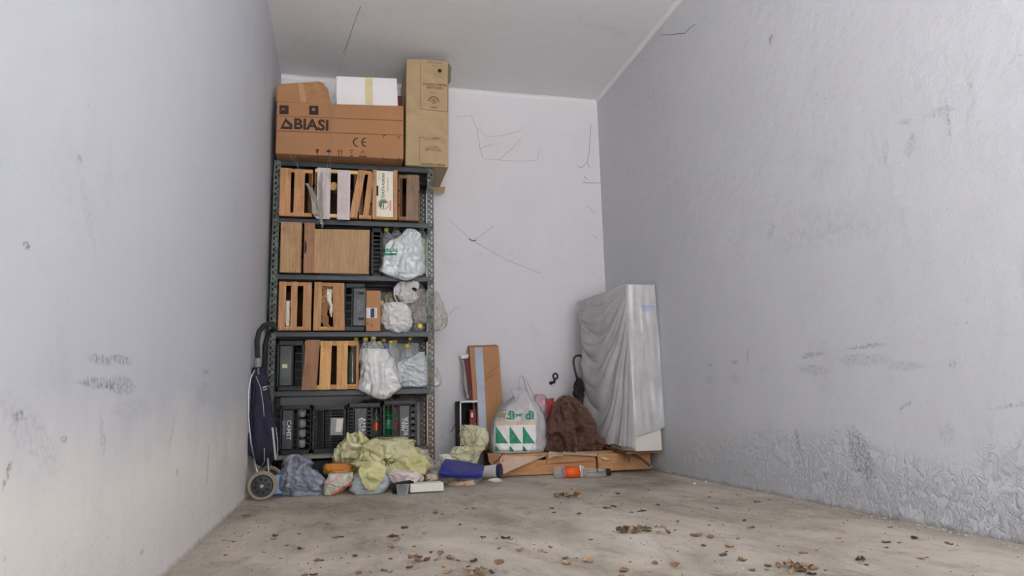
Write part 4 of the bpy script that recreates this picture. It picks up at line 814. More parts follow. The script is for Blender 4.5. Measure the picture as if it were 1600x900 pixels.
flap([(722, 566, 600), (734, 560, 604), (748, 564, 600), (760, 570, 590), (767, 577, 584)], -1.30, film_y, 'loose_flap', yb1, curl=.03, seed=17)
flap([(716, 632, 656), (724, 634, 664), (733, 640, 667), (741, 646, 662)], -1.18, film_y, 'loose_flap', yb1, curl=.025, seed=23)
crumple([(683, 590, 628), (686, 582, 638), (694, 576, 641), (702, 578, 640), (708, 590, 630)], -.88, film_y2, 'yellow_green_bag', 'pale yellow-green bag flattened against the plastic crates behind the heap', 'bag', ryk=.5, amp=.015, fr=14, seed=73, lean=1.4)
q = P(607, 721, -1.15); t = text('18\nPS', .045, (q.x, -1.6, q.z), M('olive_ink', C(112, 100, 56), .7, bmp=0), yb1, 'stamped_marks', rot=(90, 70, 0), bold=.0012); wrap(yb1, t)
crumple([(735, 606, 640), (739, 602, 656), (745, 605, 661), (752, 614, 660), (757, 628, 650), (760, 636, 646)], -1.16, film_pk, 'pinkish_bag', 'pinkish white translucent bag drooping below the large yellow-green bag', 'bag', ryk=.6, amp=.01, fr=14, seed=74, lean=1.3, ymin=-1.36)
crumple([(708, 666, 670), (716, 662, 674), (724, 658, 688), (734, 660, 692), (744, 662, 692), (752, 664, 690), (757, 668, 684)], -.95, film('hazy_film', C(196, 190, 184), .7, .2, .25, bmp=.9), 'clear_plastic_bag', 'hazy clear plastic bag between the yellow heap and the blue packet', 'bag', ryk=.7, amp=.02, fr=16, seed=75, lean=0.6, zmin=.001)
crumple([(699, 640, 652), (706, 640, 664), (712, 645, 668), (720, 650, 670), (735, 652, 672), (750, 652, 672)], -.78, film_y2, 'yellow_green_bag', 'small pale yellow-green bag corner in front of the right post foot', 'bag', ryk=.6, amp=.01, fr=22, seed=76)
a, b = FLR(640, 772), FLR(694, 770)
m = MB(); Rz = Matrix.Rotation(.05, 3, 'Z'); m.box((a.x, a.y, .006), (b.x, a.y+.10, .052), Rz); m.build('foam_block', M('white_foam', C(224, 220, 212), .8, var=.06, bmp=.5, bsc=40), bevel=.006)
tag(bpy.data.objects['foam_block'], 'flat white foam block on the floor in front of the hazy bag', 'foam block')
a = FLR(630, 775); m = MB(); m.lathe((a.x, a.y+.03, .002), (0, 0, 1), [(.025, 0), (.032, .02), (.034, .05), (.036, .055)], 16); tag(m.build('plastic_cup', pet, smooth=True), 'small crushed clear plastic cup left of the white foam block', 'cup')
m = MB(); m.lathe((a.x-.05, a.y+.10, .03), (1, .2, .1), [(.028, 0), (.03, .03), (.03, .10), (.02, .12)], 16); tag(m.build('black_can', black, smooth=True), 'small black can lying under the pinkish bag', 'can')
crumple([(740, 668, 678), (744, 665, 682), (749, 665, 682), (753, 668, 678)], -1.12, M('bread_cream', C(208, 184, 164), .7), 'cream_lump', 'cream-coloured crumpled lump beside the foam block', 'crumpled paper', ryk=.8, amp=.008, fr=24, seed=78)
# blue packet etc.
def slab(pts, y0, y1, z_, mt, name, label, cat, th=.02):
    pass
A = [P(695, 716, -.86), P(728, 720, -.85), P(744, 727, -.88), P(757, 726, -.92), P(754, 741, -1.06), P(720, 741, -1.12), P(686, 738, -1.12), P(688, 732, -1.08)]
m = MB(); m.prism(A, (0, .015, -.028)); tag(m.build('blue_packet', M('blue_wrapper', C(36, 44, 132), .45, var=.12, bmp=.2), bevel=.008), 'dark blue flat packet lying on clear film in front of the pale green bag', 'packet')
crumple([(741, 700, 740), (745, 690, 750), (751, 690, 750), (757, 700, 745)], -.97, film_c, 'clear_film_sheet', 'clear crumpled film under the dark blue packet', 'plastic film', ryk=.5, amp=.012, fr=24, seed=81, zmin=.001)
crumple([(751, 708, 738), (755, 703, 741), (759, 708, 740), (761, 720, 735)], -1.03, M('orange_scraps', C(206, 172, 144), .6, var=.2, dirt=C(170, 110, 80)), 'food_wrapper', 'pale orange crumpled wrapper beneath the clear film', 'wrapper', ryk=.6, amp=.012, fr=35, seed=82, zmin=.001)
crumple([(710, 688, 700), (714, 688, 706), (719, 692, 712)], -.74, paper, 'white_tissue', 'white crumpled tissue behind the dark blue packet', 'tissue', ryk=.6, amp=.01, fr=25, seed=83)
crumple([(664, 722, 742), (670, 720, 746), (680, 719, 746), (690, 722, 742), (698, 728, 738)], -.62, film_y2, 'pale_green_bag', 'upper puffed part-filled pale green bag leaning on the taped box', 'bag', ryk=.7, amp=.016, fr=14, seed=91, lean=0.4)
crumple([(668, 748, 756), (676, 744, 762), (688, 742, 762), (700, 738, 756), (712, 730, 748), (722, 726, 744), (726, 730, 740)], -.66, film_y2, 'pale_green_bag', 'long twisted pale green bag sloping down beside the shopping bag', 'bag', ryk=.8, amp=.012, fr=14, seed=92, lean=-0.6)
crumple([(697, 710, 735), (704, 706, 740), (712, 704, 741), (720, 708, 738), (725, 716, 730)], -.72, film_y2, 'pale_green_bag', 'low round pale green bag behind the dark blue packet', 'bag', ryk=.8, amp=.01, fr=14, seed=93, lean=1.2)
a = P(770, 738, -.8); m = MB(); m.lathe((a.x-.02, -.84, .055), (.9, -.5, .05), [(.034, -.06), (.036, -.05), (.044, .06), (.046, .064), (.042, .064), (.033, -.05)], 20); r = m.build('paper_cup', M('grey_white_paper', C(206, 200, 192), .7), smooth=True); tag(r, 'grey-white paper cup with navy rim lying beside the dark blue packet', 'cup')
m = MB(); m.lathe((a.x-.02, -.84, .055)+Vector((0, 0, 0)) if False else Vector((a.x-.02, -.84, .055)), (.9, -.5, .05), [(.0435, .045), (.0465, .062), (.0468, .066), (.0440, .066)], 20); m.build('navy_rim', M('navy_rim', C(38, 42, 82), .5), r)
crumple([(747, 768, 776), (750, 764, 784), (753, 768, 784)], -.98, paper, 'paper_scrap', 'cream paper scrap on the floor under the paper cup', 'paper', ryk=.6, amp=.004, seed=95, zmin=.001)

# ------------------------------------------------------------------ boxes leaning on the back wall
r = root('taped_cardboard_box', 'tall narrow brown cardboard box with silver tape leaning on the back wall', 'box', (P(762, 690, -.3).x, -.25, .15))
yT, yB = -.10, -.34
FL_ = [P(733, 543, yT), P(779, 541, yT), P(791, 700, yB), P(745, 703, yB)]
m = MB(); nrm = Vector((0, .075, .02)); m.prism(FL_, nrm); m.build('carton', card3, r, bevel=.003)
def face(px, py):
    f = (py-542)/160; return P(px, py, yT+(yB-yT)*f-.007)
m = MB(); m.prism([face(741, 543), face(754, 543), face(762, 698), face(751, 698)], (0, .0015, 0)); m.build('silver_tape', tape_s, r)
def fstroke(pts, w=.7):
    for i in range(len(pts)-1):
        a, b = pts[i], pts[i+1]; m.prism([face(a[0], a[1]-w), face(b[0], b[1]-w), face(b[0]+w*.5, b[1]+w*.3), face(a[0]+w*.5, a[1]+w*.3)], (0, .001, 0))
rbi = M('red_brown_ink', C(146, 92, 64), .8, bmp=0)
m = MB(); fstroke([(759, 596), (763, 590), (770, 586), (779, 584)])
for x_, y_ in ((760, 590), (765, 586), (770, 582), (775, 579)): fstroke([(x_, y_), (x_+1, y_-5), (x_+4, y_-7), (x_+5, y_-2)])
m.build('crown_print', rbi, r); m = MB()
for x_ in (764, 769, 776): fstroke([(x_, 606), (x_+.5, 625), (x_+1, 645)], .4)
m.build('crown_print', rbi, r)
FB = [P(720, 560, -.08), P(736, 556, -.08), P(742, 622, -.16), P(727, 624, -.16)]
r = root('red_folder_stack', 'thin red folder and film sleeves squeezed left of the taped box', 'folder', (P(728, 600, -.1).x, -.1, .4))
m = MB(); m.prism([P(726, 561, -.09), P(733, 560, -.09), P(741, 624, -.2), P(735, 625, -.2)], (0, .05, 0)); m.build('red_folder', M('maroon', C(120, 30, 44), .5), r)
m = MB(); m.prism([P(720, 556, -.08), P(733, 553, -.08), P(733, 559, -.085), P(721, 561, -.085)], (0, .04, 0)); m.build('white_edge', white_card, r)
m = MB(); m.prism([P(732, 556, -.085), P(736, 555, -.085), P(745, 628, -.2), P(740, 628, -.2)], (0, .05, 0)); m.build('black_folder', black, r)
m = MB(); m.grid(lambda u, v: P(720+7*u+9*v+1.0*math.sin(v*7+u*4), 561+63*v, -.07-.1*v), 8, 24); m.build('film_sleeve', film('grey_sleeve_film', C(170, 172, 170), .8, .2, .2, bmp=.8), r, smooth=True, solid=.003)
r = root('open_carton', 'open dark carton with white flaps holding a red box, behind the pale green bags', 'box', (P(730, 690, -.25).x, -.22, .15))
yy = -.3; a, b = P(719, 627, yy), P(747, 706, yy); m = MB(); zz = a.z; zl = .148
m.box((a.x, yy, zl), (a.x+.008, -.06, zz)); m.box((b.x-.008, yy, zl), (b.x, -.06, zz)); m.box((a.x, yy, zl), (b.x, -.06, zl+.008)); m.box((a.x, -.066, zl), (b.x, -.06, zz)); m.box((a.x, yy, zz-.008), (b.x, -.06, zz)); m.build('carton', black, r)
m = MB(); m.box((a.x-.004, yy-.003, zl), (a.x+.006, yy, zz)); m.box((a.x-.004, yy-.003, zz-.01), (b.x, yy, zz+.003)); m.build('white_flap', white_card, r)
r2_ = root('red_box', 'small red box standing inside the open dark carton', 'box', (P(738, 660, -.28).x, -.2, zl+.009))
m = MB(); c0, c1 = P(734, 641, -.28), P(744, 668, -.28); m.box((c0.x, -.28, zl+.009), (c1.x, -.15, c0.z)); m.build('red_carton', M('deep_red_card', C(140, 22, 32), .5), r2_)
m = MB(); c0, c1 = P(736, 645, -.282), P(739, 652, -.282); m.box((c0.x, -.282, c1.z), (c1.x, -.281, c0.z)); m.build('white_mark', white_card, r2_)
# low things the boxes stand on
PZ = .146
# ------------------------------------------------------------------ pallet
r = root('wooden_pallet', 'low pallet of orange-brown wooden boards along the back wall', 'pallet', (2.0, -.4, 0))
m = MB(); xL = FLR(775, 746).x; yP = -.68
m.box((xL, yP, .004), (2.17, yP+.022, .098), Matrix.Rotation(-.02, 3, 'Z')); m.build('front_board', wood_pal, r, bevel=.003)
m = MB(); m.box((1.82, yP-.02, .075), (2.16, yP+.012, .128)); m.build('front_board', wood_pal, r, bevel=.003)
m = MB(); m.box((2.165, -.735, .012), (2.545, -.71, .128), Matrix.Rotation(.01, 3, 'Z')); m.build('front_board', wood_pal, r, bevel=.003)
for k in range(5):
    m = MB(); y0 = -.66+k*.125; m.box((1.50, y0, .122), (2.545, y0+.10, .142)); m.build('deck_board', wood_pal, r, bevel=.002)
m = MB(); m.box((2.3, -.90, .1285), (2.55, -.68, .1445)); m.build('deck_board', wood_dx, r, bevel=.002)
for x_ in (1.52, 2.0, 2.45):
    m = MB(); m.box((x_, -.66, 0), (x_+.08, -.06, .121)); m.build('bearer', wood_dx, r)
# ------------------------------------------------------------------ shopping bag
SB = [(608, 812, 820), (622, 800, 832), (634, 786, 843), (645, 777, 848), (658, 770, 851), (675, 766, 852), (692, 765, 852), (702, 767, 850), (708, 771, 846)]
sb = crumple(SB, -.55, film('supermarket_film', C(222, 220, 224), .94, .3, .3, bmp=.3), 'shopping_bag', 'white supermarket carrier bag with green triangles and yellow fruit on the pallet', 'bag', ryk=.5, amp=.006, fr=9, seed=101, nexp=3.0, nu=96, nv=60, vfold=.002, zmin=.1455)
m = MB(); m.tube([P(x, y, -.56) for x, y in ((822, 640), (816, 620), (812.5, 602), (812, 592), (815, 587.5), (819, 590), (823, 602), (829, 618), (838, 640))], [.02, .018, .013, .008, .007, .009, .014, .02, .024], 10); m.build('loop_handle', bpy.data.materials['supermarket_film'], sb, smooth=True)
m = MB(); m.grid(lambda u, v: P(815-19*v+(2+8*u)*v*1.1, 606+4*v+u*16*v, -.66+.03*math.sin(3*v+u)), 8, 14); m.build('folded_handle', bpy.data.materials['supermarket_film'], sb, smooth=True, solid=.002)
def sbp(pts, mt, name, w=-1.2):
    m = MB(); m.prism([P(x, y, -.70) for x, y in pts], (0, .0004, 0))
    off = ORG[sb.name]
    o = m.build(name, mt, sb); wrap(sb, o, .003); return o
wp = M('white_panel_print', C(236, 236, 234), .4, bmp=.1, var=.03)
sbp([(776, 660), (840, 660), (842, 704), (778, 704)], wp, 'white_panel')
for k in range(3):
    x_ = 778+21*k; p_ = [(x_, 667), (x_+1, 667), (x_+19, 693.5), (x_, 693.5)]
    m = MB(); m.prism([P(a_, b_, -.70) for a_, b_ in p_], (0, .0004, 0)); o = m.build('green_triangle', green, sb); wrap(sb, o, .0045)
    p_ = [(x_, 697.5), (x_+1, 697.5), (x_+8, 706), (x_, 706)]
    m = MB(); m.prism([P(a_, b_, -.70) for a_, b_ in p_], (0, .0004, 0)); o = m.build('green_triangle', green, sb); wrap(sb, o, .0045)
m = MB(); m.prism([P(a_, b_, -.70) for a_, b_ in ((777, 659), (840, 658), (841, 664), (777, 665))], (0, .0004, 0)); o = m.build('peach_band', M('peach_print', C(226, 200, 176), .5, bmp=0), sb); wrap(sb, o, .0045)
q = P(800, 649.5, -.70); t = text('dì', .078, (q.x, -.9, q.z), green, sb, 'green_lettering', bold=.003, ext=.0002, sx=1.1); wrap(sb, t, .004)
q = P(814, 648, -.70); t = text('per', .036, (q.x, -.9, q.z), green, sb, 'green_lettering', bold=.001, ext=.0002); wrap(sb, t, .004)
q = P(831, 649.5, -.70); t = text('dì', .078, (q.x, -.9, q.z), green, sb, 'green_lettering', bold=.003, ext=.0002, sx=1.1); wrap(sb, t, .004)
q = P(785, 650, -.70); m = MB(); m.prism([(q.x+math.cos(a_)*.025, -.9, q.z+math.sin(a_)*.023) for a_ in [k*math.pi/8 for k in range(16)]], (0, .0003, 0)); o = m.build('yellow_fruit', M('fruit_print', C(252, 232, 180), .5, bmp=0), sb); wrap(sb, o, .004)
m = MB(); m.prism([P(a_, b_, -.70) for a_, b_ in ((780, 636), (784, 641), (781, 643))], (0, .0003, 0)); m.prism([P(a_, b_, -.70) for a_, b_ in ((788, 641), (796, 639), (793, 642.5))], (0, .0003, 0)); o = m.build('green_leaves', green, sb); wrap(sb, o, .0042)
crumple([(616, 838, 848), (622, 834, 854), (635, 832, 856), (655, 834, 856), (670, 838, 854), (690, 842, 852)], -.42, film_p, 'pink_bag', 'pale pink plastic bag behind the right side of the supermarket bag', 'bag', ryk=.8, amp=.006, fr=12, seed=103)
m = MB(); m.prism([P(855, 624, -.3), P(866, 622, -.3), P(866, 636, -.32), P(866, 703, -.33), P(855, 703, -.33)], (0, .06, 0)); o = m.build('red_packet', red, bevel=.004); tag(o, 'bright red packet peeking between the pink bag and brown cloth', 'packet')
m = MB(); m.prism([P(857, 628, -.302), P(864, 626, -.302), P(862, 633, -.304)], (0, .002, 0)); m.build('orange_print', orange, o)
# ------------------------------------------------------------------ brown cloth
def cloth_heap():
    """garment hanging from a peak: folds fan out from the apex, with swags across and a deep pocket in the middle"""
    rows = [(618, 880, 889), (622, 874, 897), (630, 866, 907), (643, 861, 917), (657, 858, 926), (670, 855, 936), (684, 852, 946), (696, 850, 950), (706, 852, 944)]
    Y = -.58; pts = []
    for py, l, r_ in rows: a, b = P(l, py, Y), P(r_, py, Y); pts.append(((a.x+b.x)/2, a.z, (b.x-a.x)/2))
    def fn(u, v):
        t = v*(len(pts)-1); i = min(int(t), len(pts)-2); f = t-i; cx, cz, rr = [pts[i][k]*(1-f)+pts[i+1][k]*f for k in range(3)]
        th = 2*math.pi*u; ct, sn = math.cos(th), math.sin(th)
        w = noise.noise(Vector((ct*1.3, sn*1.3, v*1.6)))
        w2 = noise.noise(Vector((ct*2.2, sn*2.2, v*3.2+4)))
        fold = 1-2*abs(math.sin(th*4.5+.6+4.2*w*(.4+v)+v*1.2))**.75
        swag = 1-2*abs(math.sin(8*v+2.2*ct+4*w2))**.75
        d = (.030*fold*min(1, v*3)+.014*swag*min(1, v*2)*(1-abs(fold)*.4))*min(1.3, rr/.12)
        d += .012*max(-1, 1-4*abs(noise.noise(Vector((cx+ct*rr, sn*rr, cz))*22)))
        pit = math.exp(-((ct-.02)**2/.03+(v-.66)**2/.02)) if sn < 0 else 0
        d -= .05*pit
        yy_ = Y+sn*(rr*.52+.02+d*1.5); xl = 2.352-.167*(yy_+.94)-.055
        return Vector((min(cx+ct*(rr+d*.5), xl), yy_, max(cz+.006*noise.noise(Vector((th*2, v*9, 2))), .147)))
    m = MB(); nu, nv = 150, 110; m.grid(fn, nu, nv, True); m.f += [tuple(range(nu)), tuple((nv-1)*nu+k for k in range(nu))]; m.m += [0, 0]
    tag(m.build('brown_cloth', brown_cloth, smooth=True), 'brown cloth garment heaped in folds on the pallet', 'cloth')
cloth_heap()
crumple([(668, 925, 930), (676, 930, 945), (684, 930, 958), (692, 935, 975), (699, 945, 990), (703, 960, 985)], -.60, brown_cloth, 'cloth_sleeve', 'ragged trailing sleeve of dark brown cloth right of the heap', 'cloth', ryk=.3, amp=.014, fr=22, seed=113, zmin=.147)
# umbrella
r = root('umbrella', 'black folded umbrella with curved handle leaning against the covered box', 'umbrella', (P(925, 690, -.3).x, -.3, .15))
UY = -.35
m = MB(); m.tube([P(x, y, UY) for x, y in ((910.5, 561), (909.5, 557), (905, 555.2), (900, 556), (896.5, 560), (896, 567), (898, 577), (900, 585), (902, 592))], .0085, 10); m.build('curved_handle', M('dark_handle', C(38, 30, 28), .35), r, smooth=True)
crumple([(590, 901, 905), (597, 899, 909), (606, 897, 912), (616, 894, 915), (620, 896, 917), (635, 904, 922), (655, 911, 927), (668, 918, 930)], UY, black, 'folded_canopy', parent=r, ryk=.8, amp=.008, fr=14, seed=115, vfold=.004)
m = MB(); m.tube([P(902, 588, UY), P(912, 620, UY), P(940, 697, UY-.05)], .004, 6); m.build('shaft', chrome, r)
# wall bracket
r = root('wall_hook', 'small black iron hinge hook fixed to the back wall', 'hook', (P(866, 598, 0).x, -.01, P(866, 598, 0).z))
q = P(867.5, 588, -.04); m = MB(); iron = M('black_iron', C(30, 27, 26), .6, .3)
ringp = [(q.x+math.cos(a_)*.018, -.045, q.z+math.sin(a_)*.022) for a_ in [k*math.pi/8 for k in range(17)]]
m.tube(ringp, .0065, 8); m.build('eye', iron, r, smooth=True)
m = MB(); m.tube([P(867, 591, -.04), P(866.5, 595, -.04), P(865.5, 597.5, -.035)], .009, 8); m.tube([P(867, 597, -.04), P(861, 598.5, -.02), P(860, 598.5, .01)], .009, 8); m.build('arm', iron, r, smooth=True)
m = MB(); m.lathe(P(860.5, 598.5, -.004), (0, -1, 0), [(.014, 0), (.014, .006), (.01, .008)], 12); m.build('wall_plate', iron, r)

# ------------------------------------------------------------------ tall white box under plastic
BF = Vector((2.352, -.94, 0)); rz = math.radians(9.5)            # front-left corner and turn
ux = Vector((math.cos(rz), math.sin(rz)*.0-.02, 0)).normalized(); uy = Vector((-math.sin(rz), math.cos(rz), 0))
bw, bd, z0, z1 = .185, .68, PZ+.001, P(1010, 447, -.94).z
r = root('tall_white_box', 'tall narrow white carton standing on end in the right corner, inside the plastic cover', 'box', (2.36, -.6, PZ))
p0 = BF; p1 = BF+ux*bw; p2 = p1+uy*bd; p3 = p0+uy*bd
m = MB(); m.prism([Vector((p.x, p.y, z0)) for p in (p0, p1, p2, p3)], (0, 0, z1-z0)); m.build('carton', M('off_white_card', C(214, 208, 200), .7, var=.05), r, bevel=.004)
bpale = M('pale_blue_logo', C(46, 78, 160), .6, bmp=0)
m = MB(); q = p3+uy*(-.35)+Vector((-.002, 0, 0)); m.box((q.x-.004, q.y-.02, PZ+.02), (q.x, q.y+.02, PZ+.032)); 
# plastic cover
path = [p3+Vector((-.02, .01, 0)), p0+Vector((-.012, -.006, 0)), p1+Vector((.006, -.010, 0))]
L1 = (path[1]-path[0]).length; L2 = (path[2]-path[1]).length
def hem(s):      # drop of the hem below the top along the path (0..1 left face, 1..2 front face)
    return (z1-PZ)-.07*(1-s)-.015 if s < 1 else (z1-PZ)-.04-.03-.075*(s-1)**1.3-.02*(1-(s-1))
def sheet(u, v):
    if u < .66: s = u/.66; p = path[0].lerp(path[1], s); nrm = Vector((-uy.y, uy.x, 0))
    else: s = 1+(u-.66)/.34; p = path[1].lerp(path[2], s-1); nrm = Vector((0, -1, 0))
    t = v*hem(s)
    if s <= 1:
        # swags: they fan out from the front top corner and sag across the side
        h = .10+.55*math.sin(math.pi*min(1, (1-s)*.95+.02))**.8+.20*(1-s)
        k = t/h; ph = 2*math.pi*2.1*math.log(.35+k)*1.15
        bell = min(1, (1-s)*3.2)**.7*min(1, s*6+.15)*min(1, t*8)
        wob = noise.noise(Vector((s*1.7, t*2.2, 5)))*2.2; d = (.034*abs(math.sin(ph*.55+wob))**.75+.012*abs(math.sin(ph*1.5+3*s+wob*1.6))**.8)*bell*(.35+.65*min(1, s*4))+.02*math.sin(math.pi*s)*min(1, t*1.2)
        n_ = noise.noise(Vector((s*5, t*4, 3)))*.010; d += n_*min(1, t*4)
        d += .02*max(0, t/1.0-.4)*(1-abs(s-.5)*1.2)
        if s < .15: p = p+Vector((.05*math.sin(t*2.6)*(1-s/.15), 0, 0))
        top = -.03*math.sin(math.pi*s)*0
    else:
        f = s-1; d = .004+.012*(t/1.05)*(1+.6*math.sin(f*5+1.3*t+2*noise.noise(Vector((f*2, t*2, 1)))))*min(1, t*2)+.004*noise.noise(Vector((f*7, t*5, 9)))
        d = abs(d); 
        if f > .55: p = p+Vector(((f-.55)/.45*.03*max(0, (t/1.0)), 0, 0))
    q = p+nrm*d
    if s > 1: q.x = min(q.x, W-.006)
    return Vector((q.x, q.y, z1+.008-t-(.022*(1-s) if s < .7 else 0)*min(1, 1)*(1 if s < 1 else 0)))
cv = root('plastic_cover', 'milky plastic sheet draped in folds over the tall white carton', 'plastic sheet', (2.35, -.6, PZ))
m = MB(); m.grid(sheet, 200, 150); sh = m.build('sheet', film_sheet, cv, smooth=True, solid=.0012)
for pts in (((999, 476), (1025, 476), (1025, 478), (999, 478)), ((1001, 479.5), (1023, 479.5), (1012, 489))):
    m = MB(); m.prism([P(x, y, -.96) for x, y in pts], (0, .0003, 0)); o = m.build('blue_logo', M('pale_blue_logo', C(164, 176, 200), .5, bmp=0), cv); wrap(sh, o, .003)
m = MB()
def topf(u, v):
    a = path[0].lerp(path[1], u); b = (p2+Vector((.0, .01, 0))).lerp(path[2], u); q = a.lerp(b, v); return Vector((min(q.x, W-.006), q.y, z1+.008-(.022*(1-u) if u < .7 else 0)*(1-v)+.003*noise.noise(Vector((u*14, v*6, 1)))))
m.grid(topf, 40, 12); m.build('top_fold', film_sheet, cv, smooth=True, solid=.0012)

# ------------------------------------------------------------------ papers and sticks on the pallet
def sheetpts(pts, mt, name, label, cat, th=.003, curl=.01):
    m = MB(); m.prism(pts, (0, 0, th)); return tag(m.build(name, mt, bevel=.001), label, cat)
newsp = M('newsprint', C(214, 196, 168), .8, var=.12, vs=14, bmp=.3, dirt=C(180, 150, 120)); newsr = M('pinkish_magazine', C(220, 190, 168), .7, var=.15, vs=10, bmp=.2, dirt=C(208, 130, 110))
m = MB(); m.prism([P(783, 712, -.66), P(852, 708, -.62), P(856, 711, -.66), P(786, 741, -.80), P(780, 736, -.80)], (0, .012, .006)); tag(m.build('magazine', newsr, bevel=.002), 'open pinkish magazine drooping over the left end of the pallet', 'magazine')
m = MB(); m.prism([P(762, 710, -.66), P(790, 710, -.64), P(786, 722, -.72), P(775, 733, -.76), P(764, 722, -.72)], (0, .01, .008)); tag(m.build('cardboard_scrap', card2, bevel=.002), 'folded brown cardboard scrap at the left tip of the pallet', 'cardboard')
m = MB()
m.tube([P(786, 709, -.78), P(778, 719, -.8), P(771, 724, -.8)], .004, 6); tag(m.build('twig', wood_dk), 'dark twig lying over the cardboard scrap', 'twig')
m = MB(); m.prism([P(881, 706, -.70), P(930, 709, -.70), P(958, 706, -.66), P(956, 718, -.76), P(945, 719, -.76), P(935, 713, -.74), P(880, 710, -.74)], (0, .01, .004)); tag(m.build('newspaper', newsp, bevel=.002), 'cream newspaper draped over the middle of the pallet edge', 'newspaper')
m = MB(); m.prism([P(858, 706, -.68), P(880, 708, -.68), P(880, 713, -.74), P(866, 713, -.74), P(858, 717, -.76)], (0, .01, .004)); tag(m.build('paper_rag', newsp, bevel=.002), 'beige paper rag on the pallet between magazine and newspaper', 'paper')
st = wood('stick_wood', C(110, 82, 64), 'x'); 
def stick(pts, rad, name, label, mt=st, tip=None):
    m = MB(); m.tube([P(x, y, yv) for x, y, yv in pts], rad, 8); return tag(m.build(name, mt, smooth=True), label, 'stick')
stick([(945, 688, -.7), (965, 697, -.74), (985, 708, -.80), (1003, 717, -.86), (1017, 729, -.90)], .008, 'wooden_stick', 'longest brown stick sloping off the pallet towards the right wall')
m = MB(); m.tube([P(1013, 725.5, -.885), P(1019, 730, -.905)], .0095, 8); o = m.build('metal_tip', chrome, bpy.data.objects['wooden_stick'])
stick([(950, 694, -.72), (966, 700, -.76), (978, 706, -.80), (983, 716, -.82), (984, 723, -.84)], [.006, .008, .009, .009, .004], 'wooden_stick', 'grey bent stick hooking down over the pallet edge', wood('grey_stick', C(132, 118, 104), 'x'))
stick([(925, 684, -.68), (950, 700, -.72), (975, 703, -.76), (1000, 708, -.8)], .006, 'wooden_stick', 'thin dark stick lying beside the trailing brown sleeve', wood_dk)
# ------------------------------------------------------------------ bottles lying on the floor
a = FLR(866, 746.5); b = FLR(952, 745)
yb_ = -.93; jx0 = P(866, 737, yb_).x; jx1 = P(915, 737, yb_).x; rj = .036
r = root('plastic_jar', 'clear plastic jar with orange label and white lid lying before the pallet', 'jar', (jx0, yb_, 0))
m = MB(); m.lathe((jx0, yb_, rj+.001), (1, -.04, 0), [(rj*.6, 0), (rj*.92, .006), (rj, .02), (rj*.94, .045), (rj*.94, jx1-jx0-.03), (rj*.9, jx1-jx0-.015), (rj*.9, jx1-jx0-.01)], 24); m.build('jar_body', pet, r, smooth=True)
lx = P(881, 737, yb_).x-jx0; m = MB(); m.lathe((jx0, yb_, rj+.001), (1, -.04, 0), [(rj*.985, lx), (rj*.985, P(905, 737, yb_).x-jx0)], 24); m.build('orange_label', orange, r, smooth=True)
m = MB(); m.lathe((jx0, yb_, rj+.001), (1, -.04, 0), [(rj*.99, lx-.008), (rj*.99, lx)], 24); m.build('purple_edge', M('purple_print', C(176, 110, 160), .5), r)
m = MB(); q0 = P(905, 737, yb_); m.lathe((q0.x+.003, yb_-.004, rj+.003), (1, -.55, .05), [(rj*.96, 0), (rj*1.04, .004), (rj*1.04, .012), (rj*.98, .014)], 24); m.build('white_lid', white_card, r)
xb0 = P(911, 740, yb_-.02).x; xb1 = P(953, 741, yb_-.02).x; Lb = xb1-xb0
r = root('small_plastic_bottle', 'clear small bottle with black cap lying right of the orange-labelled jar', 'bottle', (xb0, yb_-.02, 0))
m = MB(); rb = .028; m.lathe((xb0+.015, yb_-.01, rb+.001), (1, -.08, -.02), [(rb*.7, 0), (rb, .01), (rb, Lb*.5), (rb*.8, Lb*.68), (.014, Lb*.78), (.014, Lb*.84)], 20); m.build('bottle_body', pet, r, smooth=True)
m = MB(); m.lathe((xb0+Lb*.84, yb_-.025, rb-.001), (1, -.08, -.02), [(.021, 0), (.022, .004), (.021, .028), (.017, .03)], 16); m.build('black_cap', black, r)

# ------------------------------------------------------------------ dry leaves and grit
random.seed(77)
def leaf_mesh(k, mt):
    m = MB(); L = random.uniform(.8, 1.2); cu = random.uniform(.25, .6); tw = random.uniform(-.5, .5)
    def fn(u, v):
        a = (u-.5)*2; w = .42*math.sin(math.pi*min(.98, max(.03, v)))**.7*(1+.18*math.sin(v*19+k)); x = a*w; y = (v-.5)*L
        z = cu*(a*a*.5+.4*(v-.5)**2*2)+.08*math.sin(7*v+3*a+k)+tw*x*y+.02
        return Vector((x, y, max(z, 0)))
    m.grid(fn, 6, 9); me_o = m.build('dry_leaf', mt, org=(0, 0, 0), smooth=False); me = me_o.data; bpy.data.objects.remove(me_o); me.name = ('brown', 'pale', 'dark')[k % 3]+'|leaf'; return me
LM = [leaf_mesh(k, (leafm, leafl, leafd)[k % 3]) for k in range(9)]
GL = 'dry leaves scattered on the floor'
def leaf(x, y, s, k=None, z=0):
    me = LM[k if k is not None else random.randrange(9)]; o = bpy.data.objects.new('dry_leaf', me); COL.objects.link(o)
    o.location = (x, y, z+.001); o.scale = (s, s, s*random.uniform(.5, .9)); o.rotation_euler = (random.uniform(-.15, .15), random.uniform(-.15, .15), random.uniform(0, 6.28))
    kind = me.name.split('|')[0]; side = 'left' if x < .85 else ('middle' if x < 1.75 else 'right'); near = 'front' if y < -2.6 else ('centre' if y < -1.9 else 'back')
    o['label'] = '%s %s dry leaf on the %s of the bare floor, %s part' % ('tiny' if s < .017 else 'curled', kind, side, near); o['category'] = 'leaf'
    o['group'] = '%s dry leaves on the floor, %s %s' % (('tiny ' if s < .017 else 'curled ')+kind, side, near); return o
